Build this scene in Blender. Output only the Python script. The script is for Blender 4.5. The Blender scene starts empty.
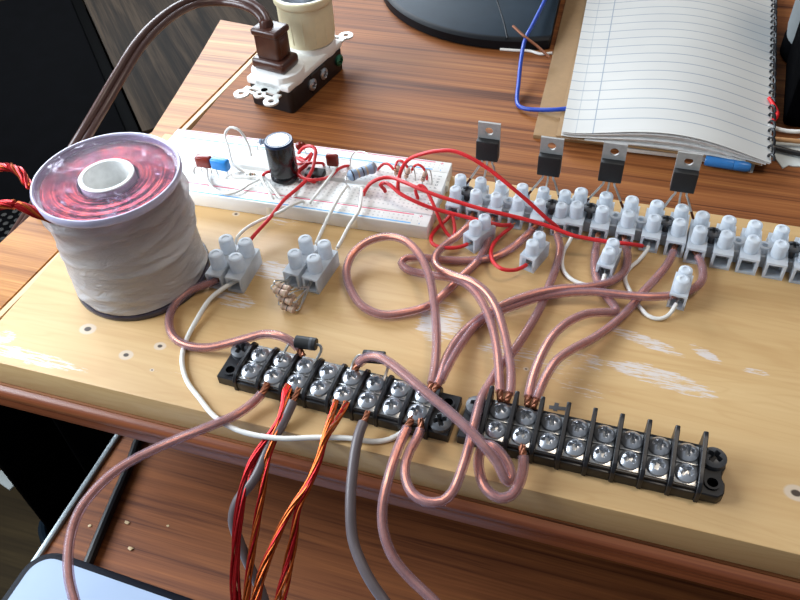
import bpy, bmesh, math, random
from mathutils import Vector, Matrix
random.seed(7)
C = bpy.context.scene.collection
S = 0.001           # everything below is written in millimetres
ZO = 750.0          # height of the pine board's top above the floor
PI = math.pi

# ------------------------------------------------------------------ camera
CAM = Vector((268.3545, -159.0452, 264.3632))
YAW, PIT, ROL, FPX = -0.353044, 0.79836, -0.0710148, 790.842
def cam_axes():
    cy, sy = math.cos(YAW), math.sin(YAW)
    f = Vector((sy*math.cos(PIT), cy*math.cos(PIT), -math.sin(PIT)))
    r0 = Vector((cy, -sy, 0)); u0 = r0.cross(f)
    r = r0*math.cos(ROL) + u0*math.sin(ROL)
    u = -r0*math.sin(ROL) + u0*math.cos(ROL)
    return r, u, f
AR, AU, AF = cam_axes()
def at(x, y, z):
    """place measured in the photograph -> point at height z (mm above the board)"""
    d = AF + AR*((x-400)/FPX) + AU*((300-y)/FPX)
    return CAM + d*((z-CAM.z)/d.z)
def aty(x, y, Y):
    d = AF + AR*((x-400)/FPX) + AU*((300-y)/FPX)
    return CAM + d*((Y-CAM.y)/d.y)

# ------------------------------------------------------------------ materials
def lin(h):
    if isinstance(h, str):
        h = h.lstrip('#'); c = [int(h[i:i+2], 16)/255 for i in (0, 2, 4)]
    else: c = [v/255 for v in h]
    return tuple(v/12.92 if v <= .04045 else ((v+.055)/1.055)**2.4 for v in c) + (1,)
class NT:
    def __init__(s, name):
        s.m = bpy.data.materials.new(name); s.m.use_nodes = True
        s.t = s.m.node_tree; s.t.nodes.clear()
        s.out = s.n('ShaderNodeOutputMaterial')
    def n(s, typ, **kw):
        nd = s.t.nodes.new(typ)
        for k, v in kw.items():
            if k.startswith('i_'):
                key = k[2:].replace('_', ' ')
                nd.inputs[key].default_value = v
            else: setattr(nd, k, v)
        return nd
    def l(s, a, b): s.t.links.new(a, b)
    def math(s, op, a, b=None, c=None, clamp=False):
        nd = s.n('ShaderNodeMath'); nd.operation = op; nd.use_clamp = clamp
        for i, v in enumerate((a, b, c)):
            if v is None: continue
            if hasattr(v, 'is_linked'): s.l(v, nd.inputs[i])
            else: nd.inputs[i].default_value = v
        return nd.outputs[0]
    def mixc(s, fac, a, b, mode='MIX'):
        nd = s.n('ShaderNodeMix'); nd.data_type = 'RGBA'; nd.blend_type = mode
        for sock, v in ((nd.inputs[0], fac), (nd.inputs[6], a), (nd.inputs[7], b)):
            if hasattr(v, 'is_linked'): s.l(v, sock)
            else: sock.default_value = v
        return nd.outputs[2]
    def ramp(s, fac, stops):
        nd = s.n('ShaderNodeValToRGB'); e = nd.color_ramp.elements
        while len(e) < len(stops): e.new(.5)
        for el, (p, c) in zip(e, stops): el.position = p; el.color = c
        s.l(fac, nd.inputs[0]); return nd.outputs[0]
    def mm(s):          # object coordinates in millimetres
        tc = s.n('ShaderNodeTexCoord'); mp = s.n('ShaderNodeMapping')
        mp.inputs['Scale'].default_value = (1000, 1000, 1000)
        s.l(tc.outputs['Object'], mp.inputs[0]); return mp.outputs[0]
    def scaled(s, vec, sc, rot=0, loc=(0, 0, 0)):
        mp = s.n('ShaderNodeMapping'); mp.inputs['Scale'].default_value = sc
        mp.inputs['Rotation'].default_value = (0, 0, rot); mp.inputs['Location'].default_value = loc
        s.l(vec, mp.inputs[0]); return mp.outputs[0]
    def noise(s, vec, scale=1, detail=4, rough=.5, dist=0):
        nd = s.n('ShaderNodeTexNoise'); nd.inputs['Scale'].default_value = scale
        nd.inputs['Detail'].default_value = detail; nd.inputs['Roughness'].default_value = rough
        nd.inputs['Distortion'].default_value = dist
        s.l(vec, nd.inputs['Vector']); return nd.outputs['Fac']
    def bump(s, h, strength=.3, dist=.0003):
        nd = s.n('ShaderNodeBump'); nd.inputs['Strength'].default_value = strength
        nd.inputs['Distance'].default_value = dist; s.l(h, nd.inputs['Height']); return nd.outputs[0]
    def bsdf(s, col, rough=.5, metal=0, normal=None, **kw):
        nd = s.n('ShaderNodeBsdfPrincipled')
        if hasattr(col, 'is_linked'): s.l(col, nd.inputs['Base Color'])
        else: nd.inputs['Base Color'].default_value = col
        if hasattr(rough, 'is_linked'): s.l(rough, nd.inputs['Roughness'])
        else: nd.inputs['Roughness'].default_value = rough
        nd.inputs['Metallic'].default_value = metal
        if normal: s.l(normal, nd.inputs['Normal'])
        for k, v in kw.items(): nd.inputs[k.replace('_', ' ')].default_value = v
        return nd.outputs[0]
    def mixs(s, fac, a, b):
        nd = s.n('ShaderNodeMixShader')
        if hasattr(fac, 'is_linked'): s.l(fac, nd.inputs[0])
        else: nd.inputs[0].default_value = fac
        s.l(a, nd.inputs[1]); s.l(b, nd.inputs[2]); return nd.outputs[0]
    def end(s, sh): s.l(sh, s.out.inputs[0]); return s.m
def plain(name, col, rough=.5, metal=0, var=.08, scale=.35, bump=0, **kw):
    t = NT(name); v = t.mm(); nz = t.noise(v, scale, 3)
    c = lin(col); k = t.ramp(nz, [(.3, tuple(x*(1-var) for x in c[:3])+(1,)), (.7, tuple(min(1, x*(1+var)) for x in c[:3])+(1,))])
    nrm = t.bump(nz, bump) if bump else None
    return t.end(t.bsdf(k, rough, metal, nrm, **kw))

M = {}
M['black_plastic'] = plain('black_plastic', '#17171b', .38, var=.25, scale=.5, bump=.05)
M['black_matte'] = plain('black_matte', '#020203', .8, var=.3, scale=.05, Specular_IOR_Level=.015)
M['tab_metal'] = plain('tab_metal', '#a9a8a5', .55, .25, var=.08, scale=.5)
M['grille_metal'] = plain('grille_metal', '#1c1a17', .6, var=.2, scale=.2, Specular_IOR_Level=.1)
M['black_trim'] = plain('black_trim', '#010101', .6, var=.2, scale=.05, Specular_IOR_Level=.01)
M['black_epoxy'] = plain('black_epoxy', '#151516', .55, var=.2, scale=1)
M['mount_screw'] = plain('black_oxide_screw', '#4c4e52', .45, .2, var=.15, scale=1)
M['nickel'] = plain('nickel', '#bfc2c8', .30, .8, var=.06, scale=.5)
M['plate'] = plain('nickel_plate', '#b9b9b8', .3, 1, var=.12, scale=.5)
M['tin'] = plain('tinned_lead', '#c2c1bd', .35, 1, var=.15, scale=.8)
M['tin_dark'] = plain('dull_steel', '#8b8c8e', .5, .6, var=.12, scale=.5)
M['copper'] = plain('copper', '#cf8a62', .36, 1, var=.15, scale=.9)
M['copper_bare'] = plain('bare_twisted_copper', '#8d5840', .45, .7, var=.2, scale=1.2)
M['copper_dull'] = plain('dull_copper', '#8a5a42', .5, .5, var=.15, scale=.9)
M['copper_dark'] = plain('tarnished_copper', '#5a2a18', .5, .7, var=.2, scale=.9)
M['red_pvc'] = plain('red_pvc', '#cf1f24', .42, var=.06, scale=.4)
M['white_pvc'] = plain('white_pvc', '#e6e4de', .42, var=.04, scale=.4)
M['grey_pvc'] = plain('grey_pvc', '#62585a', .4, var=.06, scale=.3)
M['blue_pvc'] = plain('blue_pvc', '#1c3fa0', .4, var=.06, scale=.4)
M['black_pvc'] = plain('black_pvc', '#101114', .4, var=.1, scale=.4)
M['tan_pvc'] = plain('tan_pvc', '#b98a5c', .5, var=.06, scale=.4)
M['brown_pvc'] = plain('brown_cord_pvc', '#4d342e', .36, var=.08, scale=.3)
M['brown_plug'] = plain('brown_plug_plastic', '#45261d', .32, var=.1, scale=.3)
M['ivory'] = plain('ivory_plastic', '#ece2bd', .35, var=.03, scale=.2)
M['white_plastic'] = plain('white_thermoplastic', '#f0efec', .32, var=.02, scale=.2)
M['zinc'] = plain('zinc_strap', '#dadcd8', .5, .45, var=.06, scale=.4)
M['brass_green'] = plain('green_ground_screw', '#3f7d63', .35, .7, var=.1, scale=.5)
M['enamel_red'] = plain('red_enamel_wire', '#a2171b', .3, .75, var=.2, scale=.8)
M['enamel_copper'] = plain('amber_enamel_wire', '#a24a1c', .3, .85, var=.25, scale=.8)
M['resistor_blue'] = plain('blue_grey_resistor', '#8ea3bd', .45, var=.06, scale=.6)
M['resistor_tan'] = plain('tan_resistor', '#c8a994', .45, var=.1, scale=.8)
M['band_dark'] = plain('dark_band', '#2f3038', .5)
M['band_tan'] = plain('tan_band', '#b7a588', .5)
M['band_silver'] = plain('silver_band', '#8e8f92', .4, .3)
M['cap_red'] = plain('dipped_red_lacquer', '#7d2317', .25, var=.12, scale=.5)
M['cap_blue'] = plain('blue_film_lacquer', '#2387d6', .3, var=.05, scale=.5)
M['cap_sleeve'] = plain('black_sleeve', '#0d0f15', .22, var=.2, scale=.3)
M['cap_rim'] = plain('dark_blue_sleeve_rim', '#152a4a', .3)
M['cap_top'] = plain('aluminium_top', '#cfd6e0', .35, .8, var=.05, scale=.5)
M['cardboard'] = plain('brown_hardboard', '#8d6f4b', .75, var=.06, scale=.2)
M['page_edges'] = plain('page_edges', '#dcdad6', .8, var=.06, scale=.2)
M['paper'] = plain('loose_paper', '#c9cdc9', .8, var=.05, scale=.1)
M['blue_cover'] = plain('blue_plastic_pen', '#2a6aa6', .3, var=.06, scale=.3)
M['base_plastic'] = plain('blue_black_plastic', '#16242f', .55, var=.1, scale=.08, bump=.02, Specular_IOR_Level=.2)
M['base_rim'] = plain('black_rim_plastic', '#0b0e13', .5, var=.1, scale=.08, Specular_IOR_Level=.2)
M['grey_fabric'] = plain('dark_grey_shell', '#6b6f70', .7, var=.15, scale=.05)
M['pad_top'] = plain('pale_blue_pad', '#a3b6d2', .55, var=.02, scale=.05)
M['pad_edge'] = plain('navy_black_edge', '#0c0f1a', .55, var=.1, scale=.1, Specular_IOR_Level=.2)
M['edge_band'] = plain('pale_wood_band', '#c9ae84', .5, var=.08, scale=.1)
M['blue_print'] = plain('blue_print', '#5aa8e2', .5)
M['red_print'] = plain('red_print', '#d8607a', .5)
M['ink'] = plain('grey_ink', '#55585c', .6)
M['core_white'] = plain('white_core_plastic', '#f0f0ee', .5, var=.08, scale=.3)
M['metal_rail'] = plain('bright_rail', '#8f979a', .35, .5, var=.15, scale=.08)

def nylon():
    t = NT('milky_nylon'); v = t.mm(); nz = t.noise(v, .3, 3)
    c = t.ramp(nz, [(.3, lin('#dde3ea')), (.7, lin('#e9edf1'))])
    a = t.bsdf(c, .38)
    tr = t.n('ShaderNodeBsdfTranslucent'); t.l(c, tr.inputs[0])
    return t.end(t.mixs(.45, a, tr.outputs[0]))
M['nylon'] = nylon()
def clear_jacket():
    t = NT('clear_pink_pvc'); v = t.mm(); nz = t.noise(v, .25, 3)
    c = t.ramp(nz, [(.3, lin('#ae9099')), (.7, lin('#c6a9b1'))])
    b = t.bsdf(c, .24)
    tp = t.n('ShaderNodeBsdfTransparent'); tp.inputs[0].default_value = (.92, .83, .88, 1)
    return t.end(t.mixs(.34, tp.outputs[0], b))
M['clear_jacket'] = clear_jacket()
def clear_flange():
    t = NT('scratched_clear_plastic'); v = t.mm()
    nz = t.noise(t.scaled(v, (.10, .16, .16)), 1, 6, .7, 1.5)
    sc = t.ramp(nz, [(.56, (.05,)*3+(1,)), (.72, (.5,)*3+(1,))])
    b = t.bsdf(lin('#cfc3dc'), .14)
    tp = t.n('ShaderNodeBsdfTransparent'); tp.inputs[0].default_value = (.93, .86, .93, 1)
    return t.end(t.mixs(sc, tp.outputs[0], b))
M['flange'] = clear_flange()
M['flange_rim'] = plain('frosted_plastic_rim', '#bdb9d2', .22, var=.06, scale=.2)
def flange_dark():
    t = NT('smoky_plastic'); v = t.mm(); nz = t.noise(v, .1, 3)
    c = t.ramp(nz, [(.3, lin('#2e2a33')), (.7, lin('#47424e'))])
    return t.end(t.bsdf(c, .25))
M['flange_dark'] = flange_dark()
def winding():
    t = NT('red_enamel_winding'); v = t.mm()
    sep = t.n('ShaderNodeSeparateXYZ'); t.l(v, sep.inputs[0])
    r = t.math('SQRT', t.math('ADD', t.math('POWER', sep.outputs[0], 2), t.math('POWER', sep.outputs[1], 2)))
    w = t.math('SINE', t.math('MULTIPLY', t.math('ADD', r, sep.outputs[2]), 6.3))
    nz = t.noise(v, .25, 4)
    nr = t.n('ShaderNodeTexNoise'); nr.noise_dimensions = '1D'; nr.inputs['Scale'].default_value = 1.1; nr.inputs['Detail'].default_value = 3
    t.l(t.math('ADD', r, sep.outputs[2]), nr.inputs['W'])
    f = t.math('ADD', t.math('MULTIPLY', nr.outputs['Fac'], .5), t.math('MULTIPLY', nz, .5))
    c = t.ramp(f, [(.34, lin('#3a0911')), (.5, lin('#66141a')), (.68, lin('#a04c2c'))])
    tg = t.n('ShaderNodeTangent'); tg.direction_type = 'RADIAL'; tg.axis = 'Z'
    nd = t.n('ShaderNodeBsdfPrincipled'); t.l(c, nd.inputs['Base Color']); nd.inputs['Metallic'].default_value = 1
    t.l(t.bump(w, .4, .0003), nd.inputs['Normal']); nd.inputs['Roughness'].default_value = .2; nd.inputs['Anisotropic'].default_value = 1.0; nd.inputs['Anisotropic Rotation'].default_value = 0
    t.l(tg.outputs[0], nd.inputs['Tangent']); 
    return t.end(nd.outputs[0])
M['winding'] = winding()
def tape():
    t = NT('clear_packing_tape'); v = t.mm()
    sep = t.n('ShaderNodeSeparateXYZ'); t.l(v, sep.inputs[0])
    nz = t.noise(t.scaled(v, (.05, .05, .11)), 1, 5, .6, 1.0)
    z = t.math('ADD', sep.outputs[2], t.math('MULTIPLY', t.math('SUBTRACT', nz, .5), 26))
    op = t.n('ShaderNodeMapRange'); op.inputs[1].default_value = 30; op.inputs[2].default_value = 56
    op.inputs[3].default_value = .95; op.inputs[4].default_value = .48; t.l(z, op.inputs[0])
    c = t.ramp(nz, [(.3, lin('#ece8e8')), (.7, lin('#f8f5f3'))])
    nb = t.noise(t.scaled(v, (.05, .05, .16), 0), 1, 5, .6, 2.5)
    b = t.bsdf(c, .14, 0, t.bump(nb, .7, .003), Specular_IOR_Level=.9)
    tl = t.n('ShaderNodeBsdfTranslucent'); t.l(c, tl.inputs[0]); b = t.mixs(.4, b, tl.outputs[0])
    tp = t.n('ShaderNodeBsdfTransparent'); tp.inputs[0].default_value = (.95, .93, .95, 1)
    return t.end(t.mixs(op.outputs[0], tp.outputs[0], b))
M['tape'] = tape()

def wood(name, dark, mid, light, grain=(.006, .14), fine=(.02, 1.2), rough=.5, rot=0, spread=(.34, .5, .66), bumpy=.05, spec=.5):
    t = NT(name); v = t.mm()
    v = t.scaled(v, (1, 1, 1), rot)
    n1 = t.noise(t.scaled(v, (grain[0], grain[1], grain[1])), 1, 5, .6, .6)
    n2 = t.noise(t.scaled(v, (fine[0], fine[1], fine[1])), 1, 3, .6)
    f = t.math('ADD', t.math('MULTIPLY', n1, .7), t.math('MULTIPLY', n2, .3))
    c = t.ramp(f, [(spread[0], lin(dark)), (spread[1], lin(mid)), (spread[2], lin(light))])
    return t, c, f, t.bump(f, bumpy, .0004), v
t_, c_, f_, b_, v_ = wood('walnut_laminate', '#4d2812', '#814c27', '#9a6536', (.003, .17), (.008, 1.1), spread=(.36, .5, .66))
M['desk'] = t_.end(t_.bsdf(c_, .58, 0, b_, Specular_IOR_Level=.18))
t_, c_, f_, b_, v_ = wood('glare_leaf_laminate', '#7a4a22', '#a56d38', '#c08a4c', (.005, .14), (.015, .9))  # same laminate as the desk, in a lighter colour standing for window glare
M['leaf'] = t_.end(t_.bsdf(c_, .42, 0, b_, Specular_IOR_Level=.22))
t_, c_, f_, b_, v_ = wood('tray_laminate', '#4a2412', '#7a4524', '#94592f', (.005, .16), (.015, 1.0))
M['tray'] = t_.end(t_.bsdf(c_, .6, 0, b_, Specular_IOR_Level=.25))
t_, c_, f_, b_, v_ = wood('moulding_wood', '#5e2c18', '#84472a', '#9b5b36', (.004, .3), (.015, 1.2))
M['moulding'] = t_.end(t_.bsdf(c_, .35, 0, b_))
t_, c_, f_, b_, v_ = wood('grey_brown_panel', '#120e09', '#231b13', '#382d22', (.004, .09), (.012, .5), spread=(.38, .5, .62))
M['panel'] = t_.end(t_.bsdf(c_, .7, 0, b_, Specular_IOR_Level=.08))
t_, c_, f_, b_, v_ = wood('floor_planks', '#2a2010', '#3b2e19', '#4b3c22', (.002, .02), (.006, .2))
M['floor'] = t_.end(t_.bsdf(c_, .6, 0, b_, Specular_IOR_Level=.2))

# ------------------------------------------------------------------ mesh helpers
def bm_new(): return bmesh.new()
def join(dst, src, mat=None):
    if mat is not None: bmesh.ops.transform(src, matrix=mat, verts=src.verts)
    me = bpy.data.meshes.new('t'); src.to_mesh(me); src.free(); dst.from_mesh(me); bpy.data.meshes.remove(me)
    return dst
def box(bm, x0, x1, y0, y1, z0, z1, bev=0, seg=2, mat=None):
    b = bmesh.new(); bmesh.ops.create_cube(b, size=1)
    for v in b.verts:
        v.co = Vector(((x0+x1)/2+v.co.x*(x1-x0), (y0+y1)/2+v.co.y*(y1-y0), (z0+z1)/2+v.co.z*(z1-z0)))
    if bev: bmesh.ops.bevel(b, geom=list(b.edges), offset=bev, segments=seg, profile=.5, affect='EDGES')
    return join(bm, b, mat)
def prism(bm, poly, z0, z1, bev=0, seg=2, mat=None):
    b = bmesh.new(); vs = [b.verts.new((x, y, z0)) for x, y in poly]
    f = b.faces.new(vs); r = bmesh.ops.extrude_face_region(b, geom=[f])
    for v in r['geom']:
        if isinstance(v, bmesh.types.BMVert): v.co.z = z1
    bmesh.ops.recalc_face_normals(b, faces=b.faces)
    if bev: bmesh.ops.bevel(b, geom=list(b.edges), offset=bev, segments=seg, profile=.5, affect='EDGES')
    return join(bm, b, mat)
def lathe(bm, prof, seg=32, mat=None, closed=False):
    b = bmesh.new(); rings = []
    for r, z in prof:
        if r < 1e-6: rings.append([b.verts.new((0, 0, z))])
        else: rings.append([b.verts.new((r*math.cos(2*PI*i/seg), r*math.sin(2*PI*i/seg), z)) for i in range(seg)])
    prs = list(zip(rings, rings[1:])) + ([(rings[-1], rings[0])] if closed else [])
    for a, c in prs:
        for i in range(seg):
            j = (i+1) % seg
            if len(a) == 1 and len(c) == 1: continue
            if len(a) == 1: b.faces.new((a[0], c[j], c[i]))
            elif len(c) == 1: b.faces.new((a[i], a[j], c[0]))
            else: b.faces.new((a[i], a[j], c[j], c[i]))
    bmesh.ops.recalc_face_normals(b, faces=b.faces)
    return join(bm, b, mat)
def cyl(bm, c, r, h, seg=24, r2=None, axis=None, bev=0):
    r2 = r if r2 is None else r2
    m = Matrix.Translation(Vector(c))
    if axis is not None: m = m @ Vector((0, 0, 1)).rotation_difference(Vector(axis)).to_matrix().to_4x4()
    if bev: prof = [(0, 0), (r-bev, 0), (r, bev), (r2, h-bev), (r2-bev, h), (0, h)]
    else: prof = [(0, 0), (r, 0), (r2, h), (0, h)]
    return lathe(bm, prof, seg, m)
def spline(pts, step=2.0):
    P = [Vector(p) for p in pts]
    if len(P) == 2:
        n = max(2, int((P[1]-P[0]).length/step)); return [P[0].lerp(P[1], i/n) for i in range(n+1)]
    P = [P[0]*2-P[1]] + P + [P[-1]*2-P[-2]]
    out = []
    for i in range(1, len(P)-2):
        p0, p1, p2, p3 = P[i-1:i+3]
        t0 = 0; t1 = t0+max(1e-4, (p1-p0).length**.5); t2 = t1+max(1e-4, (p2-p1).length**.5); t3 = t2+max(1e-4, (p3-p2).length**.5)
        n = max(2, int((p2-p1).length/step))
        for k in range(n):
            t = t1+(t2-t1)*k/n
            A1 = p0*((t1-t)/(t1-t0))+p1*((t-t0)/(t1-t0)); A2 = p1*((t2-t)/(t2-t1))+p2*((t-t1)/(t2-t1)); A3 = p2*((t3-t)/(t3-t2))+p3*((t-t2)/(t3-t2))
            B1 = A1*((t2-t)/(t2-t0))+A2*((t-t0)/(t2-t0)); B2 = A2*((t3-t)/(t3-t1))+A3*((t-t1)/(t3-t1))
            out.append(B1*((t2-t)/(t2-t1))+B2*((t-t1)/(t2-t1)))
    out.append(P[-2]); return out
def sweep(bm, path, r, seg=10, caps=True, rfun=None, squash=None):
    b = bmesh.new(); n = len(path); rings = []; prev = None; nrm = None
    for i, p in enumerate(path):
        t = (path[min(i+1, n-1)]-path[max(i-1, 0)]).normalized()
        if nrm is None:
            a = Vector((0, 0, 1)) if abs(t.z) < .9 else Vector((1, 0, 0))
            nrm = (a-t*a.dot(t)).normalized()
        else:
            nrm = (nrm-t*nrm.dot(t)).normalized()
        bi = t.cross(nrm); rr = r*(rfun(i/(n-1)) if rfun else 1)
        rings.append([b.verts.new(p+(nrm*math.cos(2*PI*k/seg)+bi*math.sin(2*PI*k/seg))*rr) for k in range(seg)])
    for a, c in zip(rings, rings[1:]):
        for k in range(seg): b.faces.new((a[k], a[(k+1) % seg], c[(k+1) % seg], c[k]))
    if caps: b.faces.new(rings[0][::-1]); b.faces.new(rings[-1])
    bmesh.ops.recalc_face_normals(b, faces=b.faces)
    return join(bm, b)
def mesh_from(bm, name, mat, smooth=35):
    me = bpy.data.meshes.new(name)
    bmesh.ops.transform(bm, matrix=Matrix.Scale(S, 4), verts=bm.verts)
    if smooth:
        for f in bm.faces: f.smooth = True
        a = math.radians(smooth)
        for e in bm.edges:
            if len(e.link_faces) == 2 and e.calc_face_angle(0) > a: e.smooth = False
    bm.to_mesh(me); bm.free(); me.materials.append(M[mat] if isinstance(mat, str) else mat)
    return me
def tag(o, label=None, cat=None, group=None, kind=None):
    if label: o['label'] = label
    if cat: o['category'] = cat
    if group: o['group'] = group
    if kind: o['kind'] = kind
    return o
def world(loc): return Vector((loc[0]*S, loc[1]*S, (loc[2]+ZO)*S))
def thing(name, label, cat, loc=(0, 0, 0), rz=0, group=None):
    o = bpy.data.objects.new(name, None); C.objects.link(o); o.empty_display_size = .01
    o.location = world(loc); o.rotation_euler = (0, 0, rz)
    return tag(o, label, cat, group)
def part(name, bm, mat, parent, label=None, smooth=35, loc=None, rot=None):
    """mesh given in the parent's own millimetres"""
    me = bm if isinstance(bm, bpy.types.Mesh) else mesh_from(bm, name, mat, smooth)
    o = bpy.data.objects.new(name, me); C.objects.link(o); o.parent = parent
    if loc is not None: o.location = Vector(loc)*S
    if rot is not None: o.rotation_euler = rot
    if label: o['label'] = label
    return o
def solo(name, bm, mat, label, cat, loc=(0, 0, 0), rz=0, group=None, kind=None, smooth=35):
    o = bpy.data.objects.new(name, mesh_from(bm, name, mat, smooth)); C.objects.link(o)
    o.location = world(loc); o.rotation_euler = (0, 0, rz)
    return tag(o, label, cat, group, kind)
def px(pts): return [at(*p) if not isinstance(p, Vector) else p for p in pts]
def cut(path, a, b):
    """the stretch of a path between length a and total-b"""
    L = [0]
    for p, q in zip(path, path[1:]): L.append(L[-1]+(q-p).length)
    T = L[-1]; out = []
    def pt(s):
        for i in range(len(path)-1):
            if L[i+1] >= s: return path[i].lerp(path[i+1], (s-L[i])/max(1e-6, L[i+1]-L[i]))
        return path[-1]
    out.append(pt(a))
    for i, p in enumerate(path):
        if a+.3 < L[i] < T-b-.3: out.append(p)
    out.append(pt(T-b)); return out
def wire(name, label, cat, pts, r, mat, core='copper', core_r=None, ends=(5, 5), group=None, core_name='copper_core', squash=None):
    P = spline(px(pts), 2.2 if r > 1 else 1.5); o0 = P[0].copy(); P = [p-o0 for p in P]
    core_r = core_r or r*.55
    b = bm_new(); sweep(b, cut(P, *ends) if max(ends) > 0 else P, r, 14 if r > 1 else 9)
    o = solo(name, b, mat, label, cat, o0, 0, group)
    if core == 'tips':
        for k, seg in enumerate((P[:], P[::-1])):
            if ends[k] > 0:
                T = sum((q-p).length for p, q in zip(seg, seg[1:]))
                c = bm_new(); sweep(c, cut(seg, 0, T-ends[k]-.8), core_r, 7)
                part('bare_end', c, 'tin' if mat == 'white_pvc' else 'copper', o, 'bare metal wire end')
    elif core:
        c = bm_new(); sweep(c, cut(P, *ends) if max(ends) > 0 else P, core_r, 9); part(core_name, c, core, o, 'copper strands inside the clear jacket' if mat == 'clear_jacket' else None)
        for k, seg in enumerate((P[:], P[::-1])):
            if ends[k] > 0:
                T = sum((q-p).length for p, q in zip(seg, seg[1:])); q = cut(seg, 0, T-ends[k]-.6)
                q = spline(q, .7) if len(q) > 2 else spline([q[0], q[0].lerp(q[-1], .5), q[-1]], .7)
                c = bm_new()
                for j in range(4):
                    out = []
                    for i, p in enumerate(q):
                        t = (q[min(i+1, len(q)-1)]-q[max(i-1, 0)]).normalized(); a = Vector((0, 0, 1)); a = a-t*a.dot(t)
                        a = a.normalized() if a.length > .01 else Vector((1, 0, 0)); d = t.cross(a); th = j*PI/2+i*.5
                        out.append(p+(a*math.cos(th)+d*math.sin(th))*core_r*.55)
                    sweep(c, out, core_r*.55, 7)
                part('bare_end', c, 'copper_bare', o, 'bare twisted copper end')
    return o
def text_bm(txt, size, rot=0, loc=(0, 0, 0)):
    cu = bpy.data.curves.new('t', 'FONT'); cu.body = txt; cu.size = size; cu.align_x = 'CENTER'; cu.align_y = 'CENTER'; cu.extrude = .03
    ob = bpy.data.objects.new('t', cu); C.objects.link(ob); bpy.context.view_layer.update()
    me = bpy.data.meshes.new_from_object(ob.evaluated_get(bpy.context.evaluated_depsgraph_get()))
    b = bmesh.new(); b.from_mesh(me); bpy.data.objects.remove(ob); bpy.data.meshes.remove(me); bpy.data.curves.remove(cu)
    bmesh.ops.transform(b, matrix=Matrix.Translation(Vector(loc)) @ Matrix.Rotation(rot, 4, 'Z'), verts=b.verts)
    return b

# ------------------------------------------------------------------ setting: floor
b = bm_new(); box(b, -2500, 2500, -1500, 3000, -20, 0)
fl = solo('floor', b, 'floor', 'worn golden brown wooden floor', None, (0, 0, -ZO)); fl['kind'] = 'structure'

# ------------------------------------------------------------------ desk
DT = -16.6
desk = thing('desk', 'brown wood-grain computer desk carrying the pine board, notebook and outlet', 'desk', (0, 0, -ZO))
DZ = ZO
def dpart(name, b, mat, lab=None, parent=desk, smooth=35):
    return part(name, b, mat, parent, lab, smooth)
b = bm_new(); box(b, -2.2, 1000, -1, 900, DT-18+DZ, DT+DZ, .8)
dtop = dpart('tabletop', b, 'desk')
b = bm_new()
prof = [(-1.2, DT-.2), (-3.2, DT-.6), (-4.6, DT-2), (-5, DT-4), (-4.4, DT-6.4), (-3.2, DT-7.2), (-3.2, DT-8), (-3.6, DT-9), (-3.4, DT-14.5), (-1.2, DT-14.5)]
bb = bmesh.new(); v0 = [bb.verts.new((-70, y, z+DZ)) for y, z in prof]; v1 = [bb.verts.new((1000, y, z+DZ)) for y, z in prof]
for i in range(len(prof)):
    j = (i+1) % len(prof); bb.faces.new((v0[i], v0[j], v1[j], v1[i]))
bb.faces.new(v0[::-1]); bb.faces.new(v1); bmesh.ops.recalc_face_normals(bb, faces=bb.faces); join(b, bb)
dpart('front_moulding', b, 'moulding', 'rounded reddish front edge')
# left leaf with its edge strip; window glare painted into its laminate colour
A = [at(188, 128, DT), at(255, 60, DT)]
gx = lambda y: A[0].x + (A[1].x-A[0].x)*(y-A[0].y)/(A[1].y-A[0].y)
lf = [at(0, 243, DT), at(32, 214, DT), at(90, 170, DT), at(152, 132, DT), at(176, 94, DT), at(200, 55, DT), at(226, 14, DT)]
poly = [(-70, -1), (gx(-1)-5, -1), (gx(200)-5.5, 200), (gx(345)-5.5, 345), (lf[-1].x, 352)] + [(p.x, p.y) for p in lf[-2::-1]] + [(-70, 40)]
b = bm_new(); prism(b, poly, DT-16+DZ, DT+DZ)
dpart('side_leaf', b, 'leaf', 'wooden leaf left of the groove, coloured lighter for window glare')
b = bm_new(); prism(b, [(gx(-1)-3.6, -1), (gx(-1)-.4, -1), (gx(345)-.4, 345), (gx(345)-3.6, 345)], DT-16+DZ, DT+.2+DZ)
dpart('edge_strip', b, 'edge_band', 'pale strip along the groove')
# keyboard tray under the desk
TZ = -110
b = bm_new(); box(b, 17, 900, -260, 300, TZ-14+DZ, TZ+DZ, 1)
tray = dpart('keyboard_tray', b, 'tray', 'brown pull-out tray below the tabletop')
b = bm_new(); box(b, 15.2, 18.2, -260, 300, TZ-13+DZ, TZ+2+DZ, .6)
part('tray_rail', b, 'metal_rail', tray, 'bright metal rail on the left edge')
b = bm_new(); box(b, 560, 590, 10, 640, -700+DZ, DT-18+DZ); box(b, 950, 980, 10, 880, -750+DZ, DT-18+DZ); box(b, 100, 960, 600, 620, -500+DZ, DT-18+DZ)
box(b, -30, -8, 300, 330, -750+DZ, DT-16+DZ); box(b, 560, 590, 10, 640, -750+DZ, -690+DZ); box(b, 100, 120, 590, 640, -750+DZ, DT-18+DZ)
dpart('leg_panel', b, 'panel')
P0 = px([(87, 566, TZ+2.6), (110, 510, TZ+2.6), (129, 466, TZ+2.6), (143, 430, TZ+2.6)]); P0 += [P0[-1]+Vector((0, 120, 0))]
b = bm_new(); PP = spline(P0, 4); o0 = PP[0].copy(); sweep(b, [p-o0 for p in PP], 2.6, 10)
solo('black_cable', b, 'black_pvc', 'straight black cable lying along the keyboard tray below the desk', 'cable', o0)
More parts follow.
